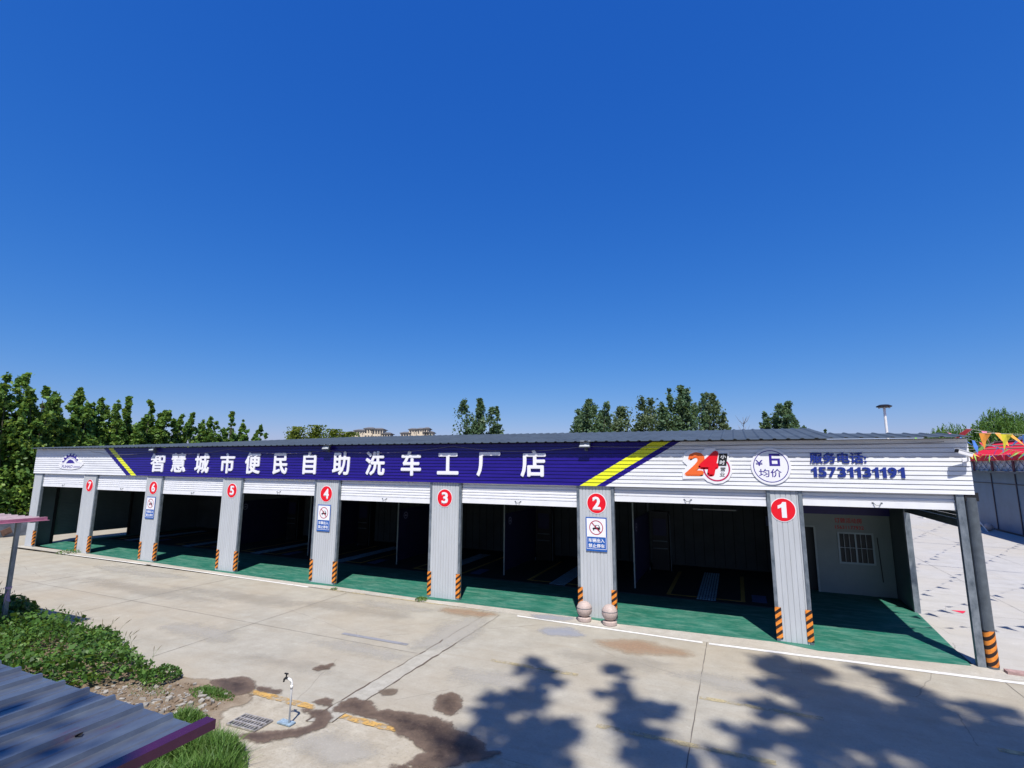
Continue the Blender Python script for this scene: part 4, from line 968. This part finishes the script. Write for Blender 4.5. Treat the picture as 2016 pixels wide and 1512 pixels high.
# willows
for k, (x, y, h, hw, lb) in enumerate([(22.9, 57.9, 9.9, 3.1, 'left low willow behind the shed roof, above the hanging flags'), (26.8, 56.8, 11.5, 2.5, 'tall middle willow with drooping strands behind the red shed'), (31.4, 63.4, 11.4, 2.4, 'right willow at the picture edge'), (26.2, 72.2, 10.2, 1.5, 'thin willow furthest left behind the roof end'), (33.8, 60.5, 11.4, 2.4, 'willow past the right picture edge')]):
    rng = np.random.default_rng(80+k); t = empty('willow_tree', lb, 'tree', (x, y, -.28), 'willows behind the red shed')
    mb = MB(); mb.tube([(0, 0, 0), (.1, 0, h*.4), (0, .1, h*.8)], [.3, .2, .06], 8)
    S = 360; P = []
    for s_ in range(S):
        a = rng.uniform(0, 2*np.pi); q = hw*math.sqrt(rng.random()); top = h*(1.0-.22*(q/hw)**2)*rng.uniform(.88, 1.0); L = rng.uniform(1.5, 4.2)
        n_ = int(42*L/3); tt = np.linspace(0, 1, n_); wv = rng.uniform(-.35, .35, 2)
        P.append(np.stack([q*np.cos(a)+wv[0]*tt+rng.normal(0, .05, n_), q*np.sin(a)+wv[1]*tt+rng.normal(0, .05, n_), top-L*tt], 1))
        if s_ < 9: mb.tube([(0, .1, h*.6), (q*.6*math.cos(a), q*.6*math.sin(a), top*.9), (q*math.cos(a), q*math.sin(a), top)], [.07, .05, .02], 5)
    mb.build('trunk', 'bark', t)
    quads_obj('crown', leaf_cloud(np.concatenate(P), .26, rng, aspect=.32, droop=4.0, upb=0), 'leaf_willow', t)

# big poplars behind the camera: they throw the shadows on the yard
SUNV = np.array([sd.x, sd.y, sd.z])
def lobe(gx, gy, h): return np.array([gx, gy, 0.0])+SUNV*(h/sd.z)
casters = {
 'poplar tree standing behind the viewpoint, left of the four shade poplars': ((2.2, -19.0), [(-4.20, -4.30, 20.0, 0.37, 744), (-4.57, -5.75, 18.5, 0.21, 248), (-4.5, -6.5, 17.8, 0.31, 434), (-3.5, -6.7, 18.0, 0.53, 930), (-3.9, -7.7, 17, 0.59, 930), (-2.7, -7.6, 17, 0.31, 496), (-4.0, -5.6, 19, 0.30, 620)]),
 'poplar tree behind the viewpoint, second of the four shade poplars': ((4.0, -19.5), [(-2.77, -3.45, 20.5, 0.18, 372), (-2.45, -4.5, 19.6, 0.25, 496), (-2.15, -5.5, 19, 0.28, 558), (-1.55, -5.0, 19, 0.19, 310), (-1.75, -5.9, 18.4, 0.31, 558), (-1.4, -6.6, 18, 0.37, 682), (-.9, -7.2, 17.5, 0.37, 558)]),
 'poplar tree behind the viewpoint, third of the four shade poplars': ((7.2, -18.5), [(.45, -1.7, 21, 0.34, 540), (.95, -1.45, 21.4, 0.34, 540), (1.15, -2.4, 20.6, 0.50, 960), (1.5, -3.3, 20, 0.56, 1200), (.3, -4.1, 19, 0.30, 420), (1.4, -4.5, 19, 0.63, 1320), (.0, -5.3, 18.5, 0.29, 480), (-.2, -6.1, 18, 0.38, 540), (.9, -6.2, 18, 0.54, 840), (.6, -2.9, 20, 0.36, 540)]),
 'poplar tree behind the viewpoint, rightmost of the four shade poplars': ((10.5, -17.5), [(2.65, -1.45, 21.6, 0.23, 420), (2.95, -2.2, 21, 0.38, 720), (3.0, -3.1, 20.4, 0.54, 1200), (2.5, -4.1, 19.6, 0.63, 1320), (3.85, -2.45, 21, 0.23, 360), (3.9, -3.2, 20.4, 0.38, 660), (3.8, -4.1, 19.8, 0.63, 1200), (3.0, -5.0, 19, 0.72, 1320), (4.9, -3.4, 20, 0.54, 840), (2.2, -5.4, 18.8, 0.54, 900)]),
}
for k, (lb, (base, lobes)) in enumerate(casters.items()):
    rng = np.random.default_rng(200+k); t = empty('shade_poplar', lb, 'tree', (base[0], base[1], -.28), 'tall poplars behind the viewpoint')
    B0 = np.array([base[0], base[1], -.28]); mb = MB(); mb.tube([(0, 0, 0), (0, 0, 8), (-.5, .4, 14)], [.3, .22, .1], 8); P = []
    for gx, gy, h, r_, n in lobes:
        tp = lobe(gx, gy, h)-B0
        c = tp-np.array([0, 0, r_*1.0])
        K = 11; cc = c+rng.normal(size=(K, 3))*np.array([r_*.65, r_*.65, r_*1.1]); kk = rng.integers(0, K, n)
        P.append(cc[kk]+rng.normal(size=(n, 3))*r_*.30)
        j = np.array([tp[0]*.25, tp[1]*.25, 8+2*rng.random()])
        mb.tube([tuple(j), tuple(j*.45+tp*.55-np.array([0, 0, .5])), tuple(tp)], [.06, .035, .012], 5)
    mb.build('trunk', 'bark', t); quads_obj('crown', leaf_cloud(np.concatenate(P), .19, rng), 'leaf_near', t)
t = tree('shade_poplar', -2.6, -21.5, 14.5, 2.6, 'lower poplar behind the viewpoint that shades the near shed roof', n=11000, leaf=.3, m='leaf_near', group='tall poplars behind the viewpoint', seed=300, plumes=6, bare=.25)
t = tree('shade_poplar', -6.6, -21.8, 14.5, 2.6, 'leftmost lower poplar behind the viewpoint that shades the near shed roof', n=11000, leaf=.3, m='leaf_near', group='tall poplars behind the viewpoint', seed=301, plumes=6, bare=.25)

# weeds on the verge
from math import inf
def inside(px, py, poly):
    c = np.zeros(len(px), bool); n = len(poly); j = n-1
    for i in range(n):
        xi, yi = poly[i]; xj, yj = poly[j]
        c ^= ((yi > py) != (yj > py)) & (px < (xj-xi)*(py-yi)/(yj-yi+1e-12)+xi); j = i
    return c
def sample(poly, n, rng):
    a = np.array(poly); lo, hi = a.min(0), a.max(0); out = []
    got = 0
    while got < n:
        p = rng.uniform(lo, hi, (n*2, 2)); p = p[inside(p[:, 0], p[:, 1], poly)]; out.append(p); got += len(p)
    return np.concatenate(out)[:n]
def edge_dist(p, poly):
    d = np.full(len(p), 1e9); n = len(poly)
    for i in range(n):
        a = np.array(poly[i]); b = np.array(poly[(i+1) % n]); ab = b-a
        t = np.clip(((p-a)@ab)/(ab@ab), 0, 1); d = np.minimum(d, np.linalg.norm(p-(a+t[:, None]*ab), axis=1))
    return d
rng = np.random.default_rng(21)
weed_poly = [(-33, -5.6), (-27.67, -5.6), (-22.70, -6.4), (-21.2, -6.5), (-19.4, -7.0), (-17.9, -7.3), (-16.4, -7.1), (-14.66, -7.1), (-12.9, -7.6), (-11.8, -7.95), (-11.25, -8.25), (-11.9, -8.55), (-12.1, -8.9), (-12.3, -9.38), (-13.0, -9.9), (-13.5, -13), (-33, -15)]
fld = lambda p: .5+.5*np.sin(p[:, 0]*2.1+1.3*np.sin(p[:, 1]*1.7))*np.cos(p[:, 1]*2.6+.9*np.sin(p[:, 0]*1.3))
near = sample([q for q in weed_poly], 100000, rng); near = near[(near[:, 0] > -24) | (rng.random(len(near)) < .5)]
hgt = (.10+.55*fld(near)+.22*fld(near*3.1+2))*np.clip(edge_dist(near, weed_poly)/.6, .2, 1)
hgt += .14
zz = hgt*rng.uniform(.15, 1.0, len(near))**.55
P = np.column_stack([near+rng.normal(0, .05, near.shape), zz])
lsz = rng.choice([.05, .075, .12], len(P), p=[.45, .4, .15])[:, None]*(.8+.5*fld(P[:, :2]*.6+4))[:, None]
weeds = tag(quads_obj('weeds', leaf_cloud(P, lsz, rng, aspect=.8, upb=.55), 'leaf_weed'), 'dense green leafy weeds covering the verge on the left', 'weeds', kind='stuff')
# seed stalks along the weed edge
st = sample(weed_poly, 3000, rng); st = st[(edge_dist(st, weed_poly) < .5) & (st[:, 0] > -23) & (st[:, 1] > -9.5)][:230]
mb = MB(); sv = []
for x, y in st:
    h = rng.uniform(.35, .68); dx, dy = rng.normal(0, .12, 2)
    mb.tube([(x, y, 0), (x+dx*.4, y+dy*.4, h*.6), (x+dx, y+dy, h)], [.004, .003, .002], 3, cap=False)
    mb.tube([(x+dx*.9, y+dy*.9, h*.9), (x+dx*1.1, y+dy*1.1, h*1.0), (x+dx*1.3, y+dy*1.3, h*1.07)], [.003, .009, .002], 4, cap=False, mi=1)
tag(mb.build('seed_stalks', [M['leaf_grass'], M['seed']]), 'thin grass seed stalks rising along the edge of the weeds', 'grass', kind='stuff')
# bush at the weed corner
def tuft(name, c, r, h, n, m, leaf, label, cat, seed):
    rg = np.random.default_rng(seed); a = rg.uniform(0, 2*np.pi, n); q = r*np.sqrt(rg.random(n)); hh = h*(1-.6*(q/r)**2)*rg.uniform(.2, 1, n)**.6
    P = np.stack([q*np.cos(a), q*np.sin(a), hh], 1)
    t = empty(name, label, cat, (c[0], c[1], .005)); quads_obj('foliage', leaf_cloud(P, leaf, rg, upb=.6), m, t)
    mb = MB()
    for k in range(9):
        a_ = rg.uniform(0, 6.28); mb.tube([(0, 0, 0), (r*.5*math.cos(a_), r*.5*math.sin(a_), h*.7)], [.008, .003], 4)
    mb.build('stem', 'bark', t)
tuft('bush', (-11.3, -8.05), .36, .30, 700, 'leaf_weed', .06, 'small bright green bush at the right tip of the weeds on bare dirt', 'bush', 31)
tuft('kerb_weed', (-30.9, -.32), .5, .22, 260, 'leaf_grass', .06, 'low weed growing on the threshold beside pillar number 7', 'weed', 32)
tuft('kerb_weed', (-9.9, -.46), .22, .12, 160, 'leaf_grass', .05, 'small weed growing at the left foot of pillar number 3', 'weed', 33)
tuft('kerb_weed', (-13.6, -.52), .12, .08, 60, 'leaf_grass', .04, 'tiny weed on the kerb line right of pillar number 4', 'weed', 34)
# climbing dark plant by the canopy pole
tuft('dark_shrub', (-19.3, -7.6), .9, .8, 900, 'leaf_near', .15, 'dark broad leaved shrub in the shade beside the canopy pole', 'shrub', 35)
# grass tufts
def blades(poly, n, h0, h1, rng, lean=.5, w=.008, edge=.3):
    p = sample(poly, n, rng); e = np.clip(edge_dist(p, poly)/edge, .25, 1); h = rng.uniform(h0, h1, n)*e*(.6+.6*fld(p*1.7))
    d = rng.normal(size=(n, 2))*lean*h[:, None]; a = rng.uniform(0, np.pi, n); wx = np.stack([np.cos(a), np.sin(a), np.zeros(n)], 1)*w
    B0 = np.column_stack([p, np.zeros(n)]); T = B0+np.column_stack([d, h]); Mi = B0+np.column_stack([d*.35, h*.62])
    q1 = np.stack([B0-wx, B0+wx, Mi+wx*.8, Mi-wx*.8], 1); q2 = np.stack([Mi-wx*.8, Mi+wx*.8, T+wx*.1, T-wx*.1], 1)
    return np.concatenate([q1, q2]).reshape(-1, 3)
rng = np.random.default_rng(44)
G = [([(-10.41, -8.1), (-10.2, -7.8), (-9.69, -7.82), (-9.25, -7.92), (-9.1, -8.1), (-9.36, -8.22), (-9.84, -8.34)], 1500, .05, .16),
     ([(-8.2, -11.6), (-8.7, -9.6), (-8.62, -9.2), (-8.2, -9.0), (-7.75, -9.02), (-7.2, -9.3), (-6.6, -9.8), (-6.9, -11.6)], 9000, .18, .46),
     ([(-9.5, -9.25), (-9.6, -8.8), (-9.3, -8.62), (-8.9, -8.7), (-8.75, -9.0), (-8.7, -9.5)], 1700, .08, .26),
     ([(-11.8, -8.5), (-11.3, -8.2), (-10.6, -8.25), (-10.4, -8.5), (-11.0, -8.75)], 260, .05, .14)]
V = np.concatenate([blades(p, n, a, b, rng) for p, n, a, b in G]); V[:, 2] += .004
tag(quads_obj('grass', V, 'leaf_grass'), 'green grass tufts growing in the dirt round the near shed roof and the drain', 'grass', kind='stuff')
# rubble on the dirt
rng = np.random.default_rng(9); mb = MB()
dp = [(-12.4, -9.4), (-12.2, -8.5), (-11.3, -8.1), (-10.4, -7.9), (-9.2, -7.95), (-8.9, -8.6), (-8.5, -9.2), (-9.3, -10.2), (-11, -10.4)]
for (x, y) in sample(dp, 1100, rng):
    s = .008+.022*rng.random()**2.5*1.4; z0 = .006
    if (x+9.9)**2+(y+8.75)**2 < .5: s *= 1.4
    sx, sy, sz = s*rng.uniform(.8, 1.9), s*rng.uniform(.7, 1.2), s*rng.uniform(.4, .9); a = rng.uniform(0, 3.14)
    R_ = Matrix.Translation((x, y, z0+sz*.4)) @ Matrix.Rotation(a, 4, 'Z') @ Matrix.Rotation(rng.uniform(-.4, .4), 4, 'X')
    pts_ = [R_ @ Vector((sx*u*rng.uniform(.6, 1), sy*v*rng.uniform(.6, 1), sz*w*rng.uniform(.5, 1))) for u, v, w in [(-1, -1, -1), (1, -1, -1), (1, 1, -1), (-1, 1, -1), (-1, -1, 1), (1, -1, 1), (1, 1, 1), (-1, 1, 1)]]
    mb.add(pts_, [(3, 2, 1, 0), (4, 5, 6, 7), (0, 1, 5, 4), (1, 2, 6, 5), (2, 3, 7, 6), (3, 0, 4, 7)], int(rng.random() < .45))
tag(mb.build('rubble', [M['stone'], M['dirt']]), 'small pale stones and broken rubble scattered on the bare dirt', 'rubble', kind='stuff')

# ------------------------------------------------------------------ right-hand yard
sx = 17.0
sh = empty('red_roofed_shed', 'grey blue metal shed with red sheet roof and white truss at the right edge', 'shed', (sx, 31, 0))
mb = MB(); mb.box(0, 12, -14, 5.2, 0, 4.05); mb.build('wall', 'shed', sh)
for yy in (-12, -8.6, -5.2, -1.9, 1.6): mb = MB(); mb.box(-.05, -.002, yy-.05, yy+.05, 0, 4.05); mb.build('mullion', mat('dark_mullion', (.02, .02, .045), .5), sh)
mb = MB(); mb.box(-.045, -.003, -14, 5.2, 3.32, 3.36); mb.box(-.06, -.001, -14, 5.2, .0, .10); mb.build('rail', 'black', sh)
mb = MB(); mb.box(-.6, -.3, -14, 5.2, 4.06, 4.2); mb.build('beam', 'steel', sh)
mb = MB(); mb.box(-.36, -.33, -14, 5.2, 4.22, 4.92); mb.build('truss_backing', mat('pale_sheet', (.62, .64, .68), .6), sh)
mb = MB()
y = -13.8; up_ = True
while y < 5:
    a, b_ = (4.26, 4.88) if up_ else (4.88, 4.26); mb.tube([(-.45, y, a), (-.45, y+.9, b_)], .035, 6)
    mb.tube([(-.42, y, b_), (-.42, y+.9, a)], .022, 6)
    y += .9; up_ = not up_
mb.build('truss', mat('truss_grey', (.25, .29, .35), .5), sh)
mb = MB()
for yy in (-12.2, -9.2, -6.2, -3.2, -.2, 2.8): mb.box(-.52, -.46, yy-.05, yy+.05, 4.2, 4.92); mb.box(-.52, -.46, yy+.12, yy+.2, 4.2, 4.92)
mb.build('truss_post', mat('maroon', (.12, .02, .04), .5), sh)
mb = MB()
# red sheet roof, sloping up and back
n = 60
for k in range(n):
    y0 = -14+19.2*k/n; y1 = y0+19.2/n; h = .0
    mb.add([(-.6, y0, 4.95+h), (-.6, y1, 4.95+h), (1.8, y1-.9*0, 6.35+h), (1.8, y0, 6.35+h)], [(0, 1, 2, 3)])
mb.add([(-.6, -14, 4.93), (-.6, 5.2, 4.93), (-.6, 5.2, 5.3), (-.6, -14, 5.3)], [(0, 1, 2, 3)])
rf = mb.build('roof', 'shedroof', sh)
mb = MB(); mb.tube([(1.8, -14, 6.4), (1.8, 5.2, 6.4)], .09, 6); mb.build('ridge_cap', 'brown', rf)
mb = MB(); mb.tube([(-.62, 5.25, 4.95), (1.8, 5.25, 6.4)], .12, 6); mb.build('gable_trim', 'black', rf)
# street lamp
t = empty('street_lamp', 'white pole street lamp with a flat round head standing beyond the roof', 'lamp', (12.4, 38.6, 0))
mb = MB(); mb.tube([(0, 0, 0), (0, 0, 9.6)], [.14, .10], 10); mb.build('pole', 'pipe', t)
mb = MB(); mb.lathe([(0, .34), (.35, .32), (.6, .20), (.58, .12), (.2, .04), (0, .04)], (0, 0, 9.6), 18); mb.build('lamp_head', 'black', t)
mb = MB()
for k in range(6):
    a = k*math.pi/3+.3; mb.lathe([(.07, 0), (.09, .05), (.0, .09)], (.42*math.cos(a), .42*math.sin(a), 9.62), 8)
mb.build('lamp_unit', 'lamp', t)
# small yard things
t = empty('bent_pipe', 'thin white bent pipe standing in the shade of the red roofed shed', 'pipe', (15.75, 31.2, 0)); mb = MB()
mb.tube([(.15, 0, 0), (-.25, .5, .95), (-.75, .7, .95)], .035, 6); mb.build('tube', 'pipe', t)
mb = MB(); mb.lathe([(max(.0, .27*math.cos(rad(a))), .27+.27*math.sin(rad(a))) for a in range(-90, 91, 15)], (16.25, 32.0, 0), 18); tag(mb.build('ball', 'granite', smooth=True), 'pale ball lying beside the bent pipe near the shed wall', 'ball')
mb = MB(); mb.box(14.9, 15.1, 41.0, 41.2, 0, .9); mb.box(14.87, 15.13, 40.97, 41.23, .9, .95); tag(mb.build('marker_post', 'pipe'), 'short white marker post far across the yard', 'post')
mb = MB(); mb.box(8.25, 8.6, 19.4, 19.65, 0, .22); mb.box(8.23, 8.62, 19.38, 19.67, .22, .25); tag(mb.build('small_box', 'pipe'), 'small white box on the yard just right of the rear corner post', 'box')
mb = MB(); mb.box(5.2, 5.75, -.30, -.10, .0, .07); mb.box(5.24, 5.7, -.27, -.13, .07, .075); tag(mb.build('brick', mat('red_brick', (.42, .28, .26), .9, vary=.2, scale=12)), 'worn reddish brick lying at the foot of the round steel post', 'brick')
# strings of pennant flags over the yard
FC = [mat('flag_'+n_, c_, .6, vary=.06) for n_, c_ in (('red', (.75, .02, .06)), ('yellow', (.85, .75, .03)), ('pink', (.85, .22, .38)), ('blue', (.08, .22, .65)), ('green', (.35, .75, .15)), ('orange', (.9, .35, .04)))]
def bunting(p0, p1, sag, n, label, seed, size=.33):
    r = random.Random(seed); t = empty('flag_string', label, 'bunting', tuple(p0), 'strings of pennants over the yard')
    d = Vector(p1)-Vector(p0); pts = [d*(k/24)-Vector((0, 0, 4*sag*(k/24)*(1-k/24))) for k in range(25)]
    mb = MB(); mb.tube(pts, .0025, 4); mb.build('cord', 'pipe', t)
    ax = d.normalized()
    for k in range(n):
        u = (k+.5)/n; c = d*u-Vector((0, 0, 4*sag*u*(1-u))); a = rad(r.uniform(-60, 60)); w = size*.5
        dn = Vector((-ax.y*math.sin(a), ax.x*math.sin(a), -math.cos(a)))*size*1.25
        sk = ax*r.uniform(-.08, .08); nrm = ax.cross(dn).normalized()*.05*r.uniform(-1, 1)
        q = MB(); q.add([c-ax*w, c+nrm*.2, c+ax*w, c+dn*.5+ax*w*.5+nrm, c+dn*.5-ax*w*.5-nrm*.5, c+dn+sk], [(0, 1, 4), (1, 3, 4), (1, 2, 3), (4, 3, 5)])
        q.build('pennant', FC[r.randrange(6)], t)
bunting((5.1, 1.2, 5.42), (16.3, 22, 5.3), .25, 26, 'string of pennants from the roof corner towards the near end of the red shed', 1)
bunting((5.15, .2, 5.45), (17, 15.5, 5.9), .3, 24, 'string of pennants fixed lowest at the roof corner, running right across the yard', 2)
bunting((5.1, 4, 5.45), (16.5, 28, 5.4), .3, 26, 'string of pennants from the side eave to the middle of the red shed', 3)
bunting((4.95, 8, 5.45), (16.5, 34, 5.4), .3, 26, 'string of pennants from the rear of the side eave to the shed far end', 4)
bunting((5.2, -.3, 5.3), (15, 5, 5.9), .25, 20, 'string of pennants running almost parallel to the front towards the right', 5)
mb = MB(); mb.tube([(5.0, 12.2, 5.2), (17, 10.3, 5.6)], .028, 5); tag(mb.build('overhead_cable', 'black'), 'near overhead cable crossing the yard behind the building', 'cable')
mb = MB(); mb.tube([(5.0, 21.2, 5.2), (17, 19.0, 5.6)], .03, 5); tag(mb.build('overhead_cable', 'black'), 'far overhead cable crossing the yard towards the red shed', 'cable')
mb = MB(); mb.add([(6.0, 5.55, .004), (6.35, 5.5, .03), (6.2, 5.25, .006)], [(0, 1, 2)]); tag(mb.build('fallen_pennant', FC[0]), 'single red pennant lying on the yard concrete', 'pennant')

# ------------------------------------------------------------------ distant flats
def flats(x, y, ang, blocks, label, base=-.3):
    t = empty('apartment_block', label, 'building', (x, y, base), 'distant flats above the roof'); t.rotation_euler = (0, 0, ang)
    for (u, w, top, tower) in blocks:
        q = MB(); top += 1.1; q.box(u-w/2, u+w/2, -5, 5, 0, top)
        for k in range(int(w/1.5)+1): q.box(u-w/2+k*1.5-.18, u-w/2+k*1.5+.18, -5.35, -5.02, top-6, top-.05)
        wl_ = q.build('wall', 'cream', t)
        q = MB(); nn = max(2, int(w/1.5))
        for k in range(nn):
            for zz_ in (top-1.9, top-4.9):
                xx = u-w/2+w*(k+.5)/nn; q.box(xx-.42, xx+.42, -5.12, -5.003, zz_-.8, zz_+.8)
        q.build('window', mat('dim_window', (.07, .07, .08), .5), wl_)
        q = MB(); e = .8
        vs = [(u-w/2-e, -5-e, top+.01), (u+w/2+e, -5-e, top+.01), (u+w/2+e, 5+e, top+.01), (u-w/2-e, 5+e, top+.01), (u-w*.28, -1.5, top+.9), (u+w*.28, -1.5, top+.9), (u+w*.28, 1.5, top+.9), (u-w*.28, 1.5, top+.9)]
        q.add(vs, [(3, 2, 1, 0), (0, 1, 5, 4), (1, 2, 6, 5), (2, 3, 7, 6), (3, 0, 4, 7), (4, 5, 6, 7)])
        q.add([(a, b_, c_-.28) for a, b_, c_ in vs[:4]]+vs[:4], [(0, 1, 5, 4), (1, 2, 6, 5), (2, 3, 7, 6), (3, 0, 4, 7), (3, 2, 1, 0)])
        q.build('roof', 'greyroof', t)
ang = math.atan2(.43, .9)
flats(-201, 225, ang, [(-12.0, 6, 20.6, 0), (-6.5, 5, 22.0, 0), (-1.5, 5.5, 23.2, 0), (4.0, 5, 24.4, 0), (9, 6, 24.0, 0), (14, 4.5, 21.5, 0)], 'stepped cream apartment block with dark hipped roofs, leftmost and largest of the distant flats')
flats(-172, 238, ang, [(-6.5, 5, 21.8, 0), (-2.2, 4, 24.0, 0), (2.4, 4.2, 24.2, 0), (7.0, 5, 22.4, 0), (5.8, 2.6, 24.6, 0)], 'cream apartment block with three roof turrets, middle one of the distant flats')
flats(-179, 279, ang, [(-4, 5, 21.3, 0), (1.5, 5, 22.2, 0)], 'low cream roofline with two hips between the turreted flats and the lone tree')
flats(-169.5, 283, ang, [(0, 5, 22.4, 0)], 'single small cream roof just left of the lone dark tree')
